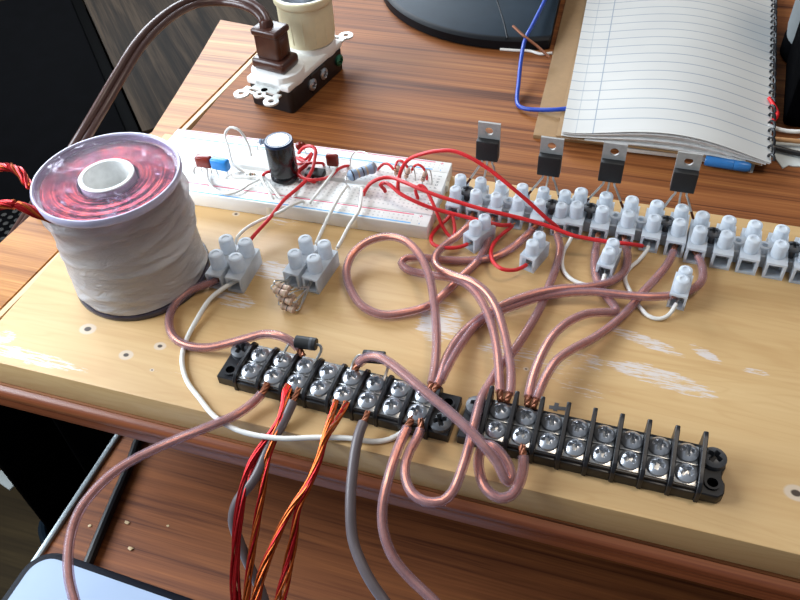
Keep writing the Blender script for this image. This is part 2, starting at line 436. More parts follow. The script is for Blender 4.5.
# crumbs on the tray and desk
k = 0
for (x, y, z, r) in ((90, 526, TZ, 1.4), (127, 523, TZ, 1.6), (131, 549, TZ, 1.9), (168, 526, TZ, 1.0)):
    c = at(x, y, z); b = bm_new(); bmesh.ops.create_icosphere(b, subdivisions=1, radius=r*.7)
    for v in b.verts: v.co *= random.uniform(.7, 1.2); v.co.z *= .35; v.co.x *= 1.4
    lab = ('pale crumb beside the black cable on the tray', 'upper of two pale crumbs right of the black cable on the tray', 'largest pale crumb on the tray, nearest the pale pad', 'rightmost pale crumb on the tray')[k]; k += 1
    solo('crumb', b, 'edge_band', lab, 'crumb', c+Vector((0, 0, r*.3)))
# graphics tablet / pad
TT = -104
pa = at(47, 553, TT); pb = at(180, 599.5, TT)
ang = math.atan2(pb.y-pa.y, pb.x-pa.x)
pad = thing('mouse_pad', 'pale blue pad with rounded navy edge on the keyboard tray', 'mouse pad', (pa.x, pa.y, TZ+.2), ang)
def rrect(x0, x1, y0, y1, r, n=8):
    o = []
    for cx, cy, a0 in ((x1-r, y1-r, 0), (x0+r, y1-r, PI/2), (x0+r, y0+r, PI), (x1-r, y0+r, 1.5*PI)):
        for i in range(n+1): o.append((cx+r*math.cos(a0+PI/2*i/n), cy+r*math.sin(a0+PI/2*i/n)))
    return o
b = bm_new(); prism(b, rrect(-7, 230, -190, 2.5, 15), 0, 6, 1.6); part('border', b, 'pad_edge', pad, 'navy black raised edge')
b = bm_new(); prism(b, rrect(-3, 226, -186, -1.5, 11), 5.2, 6.25); part('surface', b, 'pad_top', pad, 'pale blue surface')

# ------------------------------------------------------------------ dark things left of and below the desk
uu = Vector((-.68, .733, 0)); q0 = at(140, 132, -150)
sp = thing('black_speaker', 'large black speaker cabinet standing on the floor left of the desk', 'speaker', (q0.x, q0.y, -ZO), math.atan2(uu.y, uu.x))
h = -150+ZO
b = bm_new(); box(b, -175, 380, 6, 160, 0, h, 6); part('cabinet', b, 'black_matte', sp)
b = bm_new(); box(b, -175, 380, 0, 12, 0, h+3, 2); part('edge_trim', b, 'black_trim', sp)
b = bm_new()
for i in range(16):
    for j in range(7): cyl(b, (-165+i*6.5, 100+j*9+(i % 2)*4.5, h-.5), 2.4, 1.2, 8)
part('grille', b, 'grille_metal', sp, 'perforated grille')
cb = thing('low_cabinet', 'low grey-brown wood-grain cabinet behind the desk leaf beside the speaker', 'cabinet', (q0.x, q0.y, -ZO), math.atan2(uu.y, uu.x))
b = bm_new(); box(b, 0, 380, -330, -3, 0, h-20, 2); part('body', b, 'black_matte', cb)
b = bm_new(); box(b, 0, 382, -330, -2, h-20, h, 1); part('top', b, 'panel', cb)
f0 = at(0, 468, -730); f1 = at(60, 545, -730)
fd = (f1-f0).normalized(); ang = math.atan2(fd.y, fd.x)
pc = thing('computer_tower', 'black computer tower on the floor in the dark beneath the desk', 'computer', (f0.x, f0.y, -ZO), ang)
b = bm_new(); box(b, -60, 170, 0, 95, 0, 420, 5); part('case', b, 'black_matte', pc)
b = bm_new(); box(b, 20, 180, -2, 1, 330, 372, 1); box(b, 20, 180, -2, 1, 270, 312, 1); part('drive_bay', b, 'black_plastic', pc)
c = at(6, 479, -ZO+1)
b = bm_new(); box(b, -18, 22, -10, 10, 0, 4, 1); solo('floor_card', b, 'paper', 'small pale card lying on the floor at the left', 'card', (c.x, c.y, -ZO), ang+.2)
b = bm_new(); P = spline(px([(70, 512, -ZO+6), (52, 514, -ZO+6), (43, 524, -ZO+6), (44, 538, -ZO+6), (52, 550, -ZO+6)]), 6); o0 = P[0].copy()
sweep(b, [p-o0 for p in P], 6, 8); solo('floor_cable', b, 'base_plastic', 'dark blue cable loop on the floor beneath the desk', 'cable', o0)

# ------------------------------------------------------------------ pine board
def pine():
    t, c, f, nrm, v = wood('pine_board', '#bb9460', '#c6a26f', '#cfae7c', (.004, .05), (.02, .5), spread=(.30, .5, .70), bumpy=.03)
    # wandering heart grain
    n3 = t.noise(t.scaled(v, (.006, .03, .03)), 1, 2, .5, 1.6)
    ring = t.math('SINE', t.math('MULTIPLY', n3, 60))
    rm = t.math('MULTIPLY', t.math('POWER', t.math('MULTIPLY', t.math('ADD', ring, 1), .5), 5), .14)
    c = t.mixc(rm, c, lin('#a8763c'))
    sep = t.n('ShaderNodeSeparateXYZ'); t.l(v, sep.inputs[0]); X, Y = sep.outputs[0], sep.outputs[1]
    top = t.math('GREATER_THAN', sep.outputs[2], -.4)
    ns = t.noise(t.scaled(v, (.09, 1.0, 1.0), -.06), 1, 5, .7)
    nw = t.noise(t.scaled(v, (.06, .09, .09)), 1, 3, .6)
    def ell(x, y, rx, ry, a):
        ca, sa = math.cos(a), math.sin(a)
        dx = t.math('SUBTRACT', X, x); dy = t.math('SUBTRACT', Y, y)
        u = t.math('MULTIPLY', t.math('ADD', t.math('MULTIPLY', dx, ca), t.math('MULTIPLY', dy, sa)), 1/rx)
        w = t.math('MULTIPLY', t.math('SUBTRACT', t.math('MULTIPLY', dy, ca), t.math('MULTIPLY', dx, sa)), 1/ry)
        return t.math('SQRT', t.math('ADD', t.math('MULTIPLY', u, u), t.math('MULTIPLY', w, w)))
    acc = None
    for (x, y, rx, ry, a, s) in RES:
        p = at(x, y, 0)
        d = ell(p.x, p.y, rx, ry, a)
        m = t.math('MULTIPLY', t.math('SUBTRACT', 1.15, d), 2.2, clamp=True)
        m = t.math('MULTIPLY', m, s)
        acc = m if acc is None else t.math('MAXIMUM', acc, m)
    k = t.math('ADD', t.math('MULTIPLY', ns, 1.15), t.math('MULTIPLY', nw, .45))
    k = t.math('MULTIPLY', t.math('SUBTRACT', t.math('ADD', t.math('MULTIPLY', acc, .33), k), 1.06), 11, clamp=True)
    k = t.math('MULTIPLY', t.math('MULTIPLY', k, t.math('MINIMUM', t.math('MULTIPLY', acc, 3), 1)), top)
    c = t.mixc(t.math('MULTIPLY', k, .9), c, lin('#cfc6c2'))
    for (x, y, r) in HOLES:
        p = at(x, y, 0)
        d = t.math('ADD', ell(p.x, p.y, 1.25*r, r, 0), t.math('MULTIPLY', t.math('SUBTRACT', nw, .5), .9))
        ringm = t.math('MULTIPLY', t.math('SUBTRACT', 2.4, d), 2, clamp=True)
        c = t.mixc(t.math('MULTIPLY', t.math('MULTIPLY', ringm, .55), top), c, lin('#c9bfb4'))
        hole = t.math('MULTIPLY', t.math('SUBTRACT', 1.05, d), 3, clamp=True)
        c = t.mixc(t.math('MULTIPLY', hole, top), c, lin('#3a2a1e'))
    return t.end(t.bsdf(c, .52, 0, nrm))
RES = [(30, 357, 30, 4.5, -.02, 1), (4, 337, 7, 5, 0, 1), (274, 271, 14, 8, 0, 1), (236, 300, 12, 6, 0, 1), (285, 222, 11, 3, 0, .8),
       (440, 322, 12, 17, .1, 1), (514, 352, 17, 10, .2, .75), (645, 341, 20, 4.2, -.25, .9), (704, 353, 9, 3, -.5, .9), (755, 372, 7, 2, 0, .9),
       (660, 378, 24, 6, -.1, 1), (688, 391, 14, 3, -.1, .9), (560, 362, 22, 9, .1, .7), (585, 385, 18, 7, 0, .55), (170, 372, 10, 3, 0, .4)]
HOLES = [(88, 329, 1.5), (126, 355, 1.3), (160, 346, 1.1), (796, 493, 1.6), (236, 214, .8), (526, 369, .5), (152, 370, .4)]
M['pine'] = pine()
b = bm_new(); box(b, 0, 520, 0, 180.9, -16.6, 0, .7)
board = solo('wooden_board', b, 'pine', 'pale pine board with torn paper marks carrying the whole circuit', 'board')
b = bm_new()
for q in ([(549, 407), (566, 409)], [(557, 403), (555, 411)]):
    p0, p1 = at(*q[0], .1), at(*q[1], .1); d = (p1-p0).normalized(); w = Vector((-d.y, d.x, 0))*.9
    bb = bmesh.new(); bb.faces.new([bb.verts.new(v) for v in (p0-w, p1-w, p1+w, p0+w)])
    r = bmesh.ops.extrude_face_region(bb, geom=bb.faces[:]); bmesh.ops.translate(bb, vec=(0, 0, .08), verts=[v for v in r['geom'] if isinstance(v, bmesh.types.BMVert)])
    bmesh.ops.recalc_face_normals(bb, faces=bb.faces); join(b, bb)
part('marker_cross', b, 'ink', board, 'dark hand-drawn cross mark')

# ------------------------------------------------------------------ breadboard
BX, BY, BT = 15.26, 121.82, .02753
bb_o = thing('breadboard', 'white solderless breadboard filled with jumper wires on the pine board', 'breadboard', (BX, BY, 0), BT)
BW, BD, BH = 165.1, 54.4, 8.5
def bl(x, y, z=BH):
    p = at(x, y, z)-Vector((BX, BY, 0)); c, s = math.cos(-BT), math.sin(-BT)
    return Vector((p.x*c-p.y*s, p.x*s+p.y*c, p.z))
def breadboard_mat():
    t = NT('breadboard_holes'); v = t.mm()
    sep = t.n('ShaderNodeSeparateXYZ'); t.l(v, sep.inputs[0]); X, Y, Z = sep.outputs
    def cell(co, off):
        return t.math('ABSOLUTE', t.math('SUBTRACT', t.math('FRACT', t.math('DIVIDE', t.math('SUBTRACT', co, off), 2.54)), .5))
    hx = t.math('LESS_THAN', cell(X, 2.5), .20)
    def rows(y0, n):
        a = t.math('LESS_THAN', cell(Y, y0-1.27), .20)
        inn = t.math('MULTIPLY', t.math('GREATER_THAN', Y, y0-1.27), t.math('LESS_THAN', Y, y0+2.54*n-1.27))
        return t.math('MULTIPLY', a, inn)
    grp = t.math('LESS_THAN', t.math('FRACT', t.math('DIVIDE', t.math('SUBTRACT', X, 6.4), 15.24)), .833)
    main = t.math('MAXIMUM', rows(13.1, 5), rows(31.1, 5))
    rail = t.math('MULTIPLY', t.math('MAXIMUM', rows(3.5, 2), rows(48.4, 2)), grp)
    m = t.math('MULTIPLY', t.math('MAXIMUM', main, rail), hx)
    inx = t.math('MULTIPLY', t.math('GREATER_THAN', X, 4), t.math('LESS_THAN', X, 161))
    m = t.math('MULTIPLY', t.math('MULTIPLY', m, inx), t.math('GREATER_THAN', Z, BH-.3))
    nz = t.noise(v, .05, 3)
    c = t.ramp(nz, [(.3, lin('#e9e8e4')), (.7, lin('#f2f1ee'))])
    c = t.mixc(t.math('MULTIPLY', m, .30), c, lin('#6d6f70'))
    return t.end(t.bsdf(c, .4))
M['breadboard'] = breadboard_mat()
M['bb_side'] = plain('breadboard_body_plastic', '#ebe4d2', .42, var=.03, scale=.1)
b = bm_new()
box(b, 0, BW, 0, 9.2, 0, BH, .5); box(b, 0, BW, 45.2, BD, 0, BH, .5)
box(b, 0, BW, 9.5, 25.6, 0, BH, .35); box(b, 0, BW, 28.8, 44.9, 0, BH, .35); box(b, .6, BW-.6, 9, 45.4, 0, BH-3.2)
part('body', b, 'breadboard', bb_o)
b = bm_new()
for x0 in (31, 78, 125): box(b, x0, x0+3.2, -.15, .6, 1.0, BH-2.4, .3)
for y0 in (14, 38): box(b, BW-.6, BW+1.4, y0, y0+4, 1.5, BH-3)
part('interlock_tab', b, 'bb_side', bb_o)
b = bm_new(); 
for y in (1.35, 46.6): box(b, 5, BW-9, y-.38, y+.38, BH-.05, BH+.05)
part('blue_rail_line', b, 'blue_print', bb_o, 'blue printed line')
b = bm_new()
for y in (8.0, 53.1): box(b, 5, BW-9, y-.38, y+.38, BH-.05, BH+.05)
part('red_rail_line', b, 'red_print', bb_o, 'red printed line')
b = bm_new()
for y in (8.0, 53.1): join(b, text_bm('+', 4, PI/2, (BW-5, y-.6, BH+.03)))
part('plus_mark', b, 'red_print', bb_o, 'red plus sign')
b = bm_new()
for y in (1.6, 46.6): join(b, text_bm('-', 4, PI/2, (BW-5, y, BH+.03)))
part('minus_mark', b, 'blue_print', bb_o, 'blue minus sign')
b = bm_new()
for i, ch in enumerate('ABCDE'): join(b, text_bm(ch, 2.1, PI/2, (BW-3.6, 13.1+i*2.54, BH+.03)))
for i, ch in enumerate('FGHIJ'): join(b, text_bm(ch, 2.1, PI/2, (BW-3.6, 31.1+i*2.54, BH+.03)))
part('column_letters', b, 'ink', bb_o, 'grey printed column letters')

# electrolytic capacitor
q = at(285.5, 178, BH)
cap = thing('electrolytic_capacitor', 'tall black electrolytic capacitor with silver top standing on the breadboard', 'capacitor', (q.x, q.y, BH))
R, H = 7.5, 24.5
b = bm_new(); lathe(b, [(0, .6), (R-1, .6), (R, 1.6), (R, 3), (R-.7, 4), (R, 5), (R, H-1), (R-.4, H), (R-1.3, H+.1), (R-1.6, H-.3), (0, H-.3)], 40); part('sleeve', b, 'cap_sleeve', cap)
b = bm_new(); lathe(b, [(R-1.7, H+.02), (R-.35, H+.12), (R-.02, H-.7), (R+.05, H-.9), (R+.05, H-1.4)], 40); part('sleeve_rim', b, 'cap_rim', cap)
b = bm_new(); lathe(b, [(R-1.6, H-.25), (R-2, H+.05), (0, H+.1)], 40); part('top_cap', b, 'cap_top', cap, 'silver aluminium top')
b = bm_new()
for a in (0, PI/2): box(b, -R+2.6, R-2.6, -.18, .18, H, H+.16, mat=Matrix.Rotation(a+.4, 4, 'Z'))
part('vent_score', b, 'tin_dark', cap)
b = bm_new(); cyl(b, (-2.5, 0, -1.5), .4, 2.5, 8); cyl(b, (2.5, 0, -1.5), .4, 2.5, 8); part('lead', b, 'tin', cap)

def leads_tube(paths, r=.33):
    b = bm_new()
    for p in paths: sweep(b, spline([Vector(x) for x in p], 1.0), r, 7)
    return b
# two box capacitors at the left
def slab_cap(name, label, p0, p1, hgt, th, mat):
    a0, a1 = at(*p0, BH+5), at(*p1, BH+5); m = (a0+a1)/2; d = a1-a0; L = d.length
    t = thing(name, label, 'capacitor', (m.x, m.y, BH), math.atan2(d.y, d.x))
    b = bm_new(); box(b, -L/2, L/2, -th/2, th/2, 4.2, 4.2+hgt, 1.2, 3); part('body', b, mat, t)
    for s in (-1, 1):
        part('lead', leads_tube([[(s*L*.33, 0, 4.6), (s*L*.33, 0, 2), (s*L*.3, 0, -1.2)]]), 'tin', t)
slab_cap('box_capacitor', 'dark red dipped capacitor at the left end of the breadboard beside the spool', (197.5, 164), (212.4, 166.0), 6.6, 4.6, 'cap_red')
slab_cap('box_capacitor', 'bright blue film capacitor touching the dark red one on the breadboard', (212.8, 166), (229.5, 169.5), 6.6, 4.6, 'cap_blue')
q = at(333.5, 168, BH)
t = thing('dipped_capacitor', 'small square red-brown capacitor standing behind the chip on the breadboard', 'capacitor', (q.x, q.y, BH), .08)
b = bm_new(); box(b, -3.4, 3.4, -1.6, 1.6, 1.6, 9, 1.2, 3); part('body', b, 'cap_red', t)
for s in (-1, 1): part('lead', leads_tube([[(s*2.2, 0, 2), (s*2.2, 0, -1)]]), 'tin', t)
# small brown part behind the red loop
q = at(302, 154, BH)
t = thing('disc_capacitor', 'small dark component half hidden behind the red wire loop', 'capacitor', (q.x, q.y, BH), .4)
b = bm_new(); lathe(b, [(0, -1.1), (2.4, -1.1), (3, 0), (2.4, 1.1), (0, 1.1)], 20, Matrix.Translation((0, 0, 5.2)) @ Matrix.Rotation(PI/2, 4, 'X')); part('body', b, 'cap_red', t)
for s in (-1, 1): part('lead', leads_tube([[(s*1.6, 0, 4), (s*2.2, 0, 1), (s*2.5, 0, -1)]]), 'tin', t)
# eight-pin chip
q = at(316, 178, BH)
ic = thing('integrated_circuit', 'small black eight-pin chip beside the capacitor under red wires', 'chip', (q.x, q.y, BH), BT)
b = bm_new(); box(b, -5, 5, -3.4, 3.4, 1.2, 4.6, .5); part('body', b, 'black_epoxy', ic)
for i in range(4):
    for s in (-1, 1):
        b = bm_new(); box(b, -3.81+i*2.54-.6, -3.81+i*2.54+.6, s*3.9-.2, s*3.9+.2, -.8, 3.2); box(b, -3.81+i*2.54-.6, -3.81+i*2.54+.6, min(s*3.2, s*4.1), max(s*3.2, s*4.1), 2.8, 3.2)
        part('pin', b, 'tin', ic)
# resistors
def resistor_body(t, a, c, r, mat, bands, ends=True):
    d = c-a; L = d.length; m = Matrix.Translation(a) @ Vector((0, 0, 1)).rotation_difference(d).to_matrix().to_4x4()
    b = bm_new(); lathe(b, [(0, 0), (r*.7, 0), (r*1.08, L*.08), (r*1.1, L*.2), (r*.92, L*.27), (r*.92, L*.73), (r*1.1, L*.8), (r*1.08, L*.92), (r*.7, L), (0, L)], 20, m)
    part('body', b, mat, t)
    for f, mt, w in bands:
        rr = r*(1.13 if (f < .22 or f > .78) else .96)
        b = bm_new(); lathe(b, [(rr, L*(f-w)), (rr, L*(f+w))], 20, m); part('colour_band', b, mt, t)
def resistor(label, pa, pb, r, mat, bands, lead_paths, name='resistor', group=None):
    a, c = (pa if isinstance(pa, Vector) else at(*pa)), (pb if isinstance(pb, Vector) else at(*pb)); o = Vector(((a.x+c.x)/2, (a.y+c.y)/2, min(a.z, c.z)-r))
    t = thing(name, label, 'resistor', o, 0, group)
    resistor_body(t, a-o, c-o, r, mat, bands)
    for p in lead_paths: part('lead', leads_tube([[x-o for x in px(p)]]), 'tin', t)
    return t
a, c = at(348.5, 176.5, 14), at(375.5, 167, 14)
resistor('large grey-blue banded power resistor raised above the breadboard', a, c, 2.75, 'resistor_blue',
         [(.12, 'band_dark', .02), (.33, 'band_tan', .03), (.5, 'band_dark', .02), (.64, 'band_tan', .03), (.88, 'band_silver', .03)],
         [[a, (346, 177, 15), (346, 184, 12), (349, 187, 9), (349, 187, 6.5)], [c, (377, 167, 15), (374, 163, 18), (366, 153, 20), (356, 152, 19), (351, 158, 13), (350, 166, 8)]])
a, c = at(259, 142, 13.5), at(270, 141, 13.5)
resistor('small blue resistor behind the tall black capacitor', a, c, 1.6, 'resistor_blue', [(.25, 'band_dark', .05), (.5, 'band_dark', .05)],
         [[a, (257, 142.5, 13.3), (257.5, 147, 10), (258, 152, 7.5)], [c, (274, 141, 13), (276, 146, 10), (276, 151, 7.5)]])
for lab, (x, y) in (('tan resistor standing on the breadboard below the leftmost of three red jumper arches', (396, 173.5)), ('tan resistor standing on the breadboard between two red jumper arches', (406, 176.5)), ('tan resistor standing under the red jumper arch nearest the lettered end', (422.5, 180))):
    g = at(x, y+4, BH); a = g+Vector((0, 0, 2)); c = a+Vector((1.6, .6, 5.4))
    resistor(lab, a, c, 1.15, 'resistor_tan', [(.25, 'band_dark', .05), (.5, 'band_dark', .04), (.75, 'band_tan', .05)],
             [[a, g-Vector((0, 0, 1.2))], [c, c+Vector((.3, .2, 1.6)), c+Vector((2, .5, 1.8)), c+Vector((3.2, .6, -3)), c+Vector((3.2, .6, -8.8))]])
# small diode lying near the white jumper
a, c = at(249.5, 174, 10.2), at(255, 175, 10.2)
t = resistor('tiny glass diode with dark band lying in front of the tall capacitor', a, c, .9, 'band_tan', [(.25, 'band_dark', .2), (.7, 'cap_red', .12)], [[a, (247, 174, 10), (246, 174.5, 7)], [c, (258, 175.5, 10), (259, 176, 7)]], name='glass_diode')
t['category'] = 'diode'

# ------------------------------------------------------------------ breadboard jumper wires
HOL = 7.6
def jumper(label, pts, mat, r=.72, group=None, ends=(1.5, 1.5), name='jumper_wire'):
    return wire(name, label, 'wire', pts, r, mat, 'tips', .32, ends, group)
W_ = 'white_pvc'; R_ = 'red_pvc'
jumper('white jumper standing in a tall narrow loop behind the blue capacitor', [(246.5, 174, HOL), (240, 170, 9.5), (233, 164, 11), (228.5, 148, 16), (225, 134, 21), (230, 127.6, 24), (239, 130, 23), (246, 140, 16), (250, 150, 11), (251, 158, HOL)], W_)
jumper('white jumper curving from the dark red capacitor over the front rails', [(194, 175, HOL), (194, 168, 11), (200, 165.5, 12), (206, 168, 11), (208, 180, 9.8), (216, 190, 9.8), (228, 194, 9.8), (240, 190.5, 10), (250, 184, 10), (258, 180, 11), (262, 178, HOL)], W_)
jumper('white jumper lying flat along the middle of the breadboard below the blue capacitor', [(226.5, 179, HOL), (226, 177, 10), (231, 174.5, 11), (232, 177, 10.2), (244, 177.5, 10), (260, 177, 10.5), (268, 182, 10), (274, 190, 9.6), (281, 198, 9.6), (290, 199, HOL)], W_)
jumper('short white jumper slanting to the front rail left of the tall capacitor', [(260, 176, HOL), (261, 177, 11), (266, 187, 10.5), (271, 195, 10), (275, 201, HOL)], W_)
jumper('short white jumper in front of the tall capacitor ending on the blue rail', [(304, 178, HOL), (303.5, 181, 10), (299, 189, 11), (296, 195, 10), (291, 198, HOL)], W_)
jumper('white wire from the front rail to the rear of the terminal block beside the spool', [(304.5, 203, HOL), (302, 201.5, 10.5), (293, 204.5, 11), (282, 211, 10), (268, 217, 9), (255, 223, 8.5), (244, 230, 9), (237, 238, 9), (236, 243, 7), (238, 248, 5)], W_, .85)
jumper('straight white jumper slanting from the red-brown capacitor to the front rail', [(337, 167, HOL), (336, 169, 11.5), (326, 182, 12), (316, 195, 11), (310.5, 202, 9.5), (310, 204, HOL)], W_)
jumper('white wire from the big resistor down to the left rear of the resistor terminal block', [(348, 186, 9), (346, 187, 11.5), (340, 195, 12), (332, 210, 11), (324, 226, 8), (319, 237, 6), (315, 246, 5)], W_, .9)
jumper('white wire crossing the front rails down to the right rear of the resistor terminal block', [(361, 187, HOL), (362, 189, 11.5), (361, 200, 12), (359, 210, 11), (349, 226, 8), (341, 241, 6), (336, 250, 5)], W_, .9)
jumper('red wire from a loop over the chip down to the terminal block beside the spool', [(298, 154, 11), (301, 150, 15), (306, 146.5, 18), (312, 146.5, 19), (315.5, 150, 18), (314.5, 160, 16), (312, 170, 15), (307, 179, 13), (298, 188, 12), (284, 200, 11), (269, 219, 9), (257, 232, 7), (248, 243, 5)], R_, .95)
jumper('red wire coiling from the tall capacitor across the chip to the big resistor', [(296, 157, 10), (300, 160, 13), (306, 164, 14), (300, 169, 13), (298, 174, 12), (303, 178, 12.5), (312, 180, 13.5), (322, 179, 12), (331, 176, 11.5), (336, 171, 11.5), (341, 167.5, 11.5), (346, 166, 10.5), (349, 166, HOL)], R_, .85)
jumper('short red jumper arching over the chip behind the red loop', [(296, 164, 9), (302, 164, 13), (310, 163, 15), (318, 163, 13), (323, 163.5, 11), (324, 166, HOL)], R_, .8)
jumper('red jumper crossing low in front of the chip', [(299, 157, 10), (306, 159, 14), (312, 153, 15), (306, 166, 13), (299, 172, 11), (305, 179, 11), (312, 181.5, 10.5), (317, 182, HOL)], R_, .8)
jumper('short red jumper at the left foot of the tall capacitor', [(263, 176, HOL), (264, 174, 10), (268, 172, 11), (274, 172, 10), (277, 173, HOL)], R_, .8)
jumper('red jumper arch joining the big resistor to the first tan resistor', [(377.5, 170, HOL), (379, 168, 12), (384, 163.8, 15), (389, 164.5, 16), (394, 170, 15), (395, 171.5, 14)], R_, .72)
jumper('middle red jumper arch, between the two others on the lettered half', [(395.5, 172, 13), (396, 165, 16), (398.5, 160.5, 18), (403, 162, 18), (408, 168, 15), (410, 174, 13)], R_, .72)
jumper('right-hand red jumper arch nearest the printed letters', [(411, 173, 12), (413.5, 167, 15), (418, 164.5, 17), (423, 167.5, 16), (426.5, 174, 13), (427, 181, HOL)], R_, .72)
E1 = (1.5, 2)
jumper('long red wire arching highest from the breadboard past the leftmost transistor', [(399, 193, HOL), (398, 187, 11), (400, 174, 18), (407, 161, 26), (424, 153.5, 33), (440, 150.8, 36), (453, 151, 37), (470, 157.5, 36), (490, 170, 32), (510, 186, 27), (530, 203, 20), (545, 217, 14), (556, 226, 9), (560, 230, 5)], R_, 1.0, None, E1)
jumper('long red wire running above the open pole ends to the ninth pole', [(363.5, 195, HOL), (364.5, 192, 12), (370, 184, 17), (380, 178.5, 20), (391, 177.5, 21), (404, 182, 22), (420, 189, 22), (440, 196.5, 21), (460, 202.5, 20), (480, 208.5, 19), (520, 218, 16), (548, 226, 13), (572, 235, 11), (585, 238, 10), (607, 241.5, 9), (630, 244, 8), (646, 246.5, 5)], R_, 1.0, None, E1)
jumper('red wire bending from the middle of the breadboard to the fourth pole', [(386, 193, HOL), (384, 189, 11), (380.5, 185, 14), (384, 182.8, 16), (390, 185, 17), (400, 193.5, 16), (412, 200, 15), (430, 207.5, 13), (444, 211.5, 12), (470, 218, 11), (496, 224.5, 8), (506, 225.3, 6), (514, 224, 5)], R_, 1.0, None, E1)
jumper('red loop from the fourth pole round to the second loose white block', [(515, 223, 4.5), (510, 228, 4), (500, 236, 4), (493, 245, 5), (491, 255, 6), (494, 263, 6.5), (502, 269, 7), (513, 270.3, 6), (522, 267.5, 5), (529, 263, 4.5)], R_, .95, None, (2, 2))
jumper('red jumper dropping from the lettered end of the breadboard to the first pole', [(418.5, 201, HOL), (417.5, 197, 10), (415.5, 190.5, 13), (419.5, 185.5, 15), (424, 187, 15), (430, 197, 13), (437, 213, 9), (443, 227, 4), (449, 235.5, 1.5), (453, 237, 1.5), (454.8, 230, 2), (453, 218, 4), (452, 212, 4.5)], R_, .9, None, (1.5, 2))
jumper('red loop from the first pole round to the first loose white block', [(452, 213, 4.5), (447, 219, 3), (438, 227, 2.5), (431.5, 236, 3), (432, 243, 3.5), (439, 246.8, 4), (450, 248, 4), (460, 247, 4), (471, 242.5, 4)], R_, .95, None, (2, 2))

# ------------------------------------------------------------------ white terminal blocks
def terminal_block(label, poles, loc, rz, w, L, hb, ht, tr, yt, group=None, mounts=(), web=True, nudge=None):
    t = thing('terminal_block', label, 'terminal block', loc, rz, group)
    b = bm_new(); tops = []
    for x in poles:
        # body with square wire openings front and rear
        bb = bmesh.new(); bmesh.ops.create_cube(bb, size=1)
        for v in bb.verts: v.co = Vector((x+v.co.x*w, L/2+v.co.y*L, hb/2+v.co.z*hb))
        bb.faces.ensure_lookup_table()
        fr = [f for f in bb.faces if abs(f.normal.y) > .9]
        bmesh.ops.inset_individual(bb, faces=fr, thickness=w*.2)
        for f in fr:
            n = f.normal.copy(); r = bmesh.ops.extrude_discrete_faces(bb, faces=[f])['faces'][0]
            bmesh.ops.translate(bb, vec=-n*min(6, L*.3), verts=r.verts)
        join(b, bb)
        for k, y in enumerate(yt):
            m = Matrix.Translation((x, y, 0))
            lathe(b, [(tr*1.04, hb-2.5), (tr*.98, ht-1.0), (tr*.92, ht-.35), (tr*.74, ht), (tr*.5, ht), (tr*.46, ht-.35), (0, ht-.4)], 22, m)
            tops.append((x, y))
        lathe(b, [(tr*.9, hb-1), (tr*.9, hb-.5), (0, hb-.5)], 12, Matrix.Translation((x, (yt[0]+yt[-1])/2, 0)))
    if web:
        for x0, x1 in zip(poles, poles[1:]):
            if x1-x0 > w*1.7: continue
            box(b, x0+w/2-.3, x1-w/2+.3, L*.30, L*.70, .2, hb*.72)
            cx = (x0+x1)/2
            if not any(abs(cx-mx) < 2.5 for mx in mounts):
                lathe(b, [(min(3, (x1-x0)*.26), hb*.7), (min(2.8, (x1-x0)*.25), hb+1.0), (1.4, hb+1.0), (1.3, hb*.6), (0, hb*.6)], 16, Matrix.Translation((cx, L*.5, 0)))
    part('housing', b, 'nylon', t)
    for x in poles:
        b = bm_new(); s = w*.27
        box(b, x-s, x+s, min(6, L*.3)-1.2, L-min(6, L*.3)+1.2, hb/2-s, hb/2+s, .3)
        ins = part('metal_insert', b, 'tin_dark', t)
    for mx in mounts:
        b = bm_new(); phillips(b, 3.5, 2.4, 1.2, Matrix.Translation((mx, L*.47, hb+2.6))); cyl(b, (mx, L*.47, .2), 1.6, hb+2.6, 10)
        part('mounting_screw', b, 'mount_screw', t, 'dark cross-head screw')
    return t
def phillips(bm, R, h, rimh, mat=None, n=26, rot=0):
    """domed cross-head screw: height field over a disc, with a cross recess"""
    b = bmesh.new(); rings = []
    nr = 34; na = 96
    def hz(x, y):
        r = math.hypot(x, y); d = rimh+(h-rimh)*max(0, 1-(r/R)**2.2)
        a = rot; u = abs(x*math.cos(a)+y*math.sin(a)); v = abs(-x*math.sin(a)+y*math.cos(a))
        arm = R*.62; wd = R*.19
        def sm(e): return max(0, min(1, e))
        c1 = sm((wd-v)/(wd*.3)+.4)*sm((arm-u)/(wd*1.2)); c2 = sm((wd-u)/(wd*.3)+.4)*sm((arm-v)/(wd*1.2))
        return d-max(c1, c2)*(h*1.15)
    cen = b.verts.new((0, 0, hz(0, 0)))
    for i in range(1, nr+1):
        r = R*i/nr; rings.append([b.verts.new((r*math.cos(2*PI*k/na), r*math.sin(2*PI*k/na), hz(r*math.cos(2*PI*k/na), r*math.sin(2*PI*k/na)))) for k in range(na)])
    rings.append([b.verts.new((R*math.cos(2*PI*k/na), R*math.sin(2*PI*k/na), 0)) for k in range(na)])
    for k in range(na): b.faces.new((cen, rings[0][k], rings[0][(k+1) % na]))
    for a_, c_ in zip(rings, rings[1:]):
        for k in range(na): b.faces.new((a_[k], c_[k], c_[(k+1) % na], a_[(k+1) % na]))
    return join(bm, b, mat)

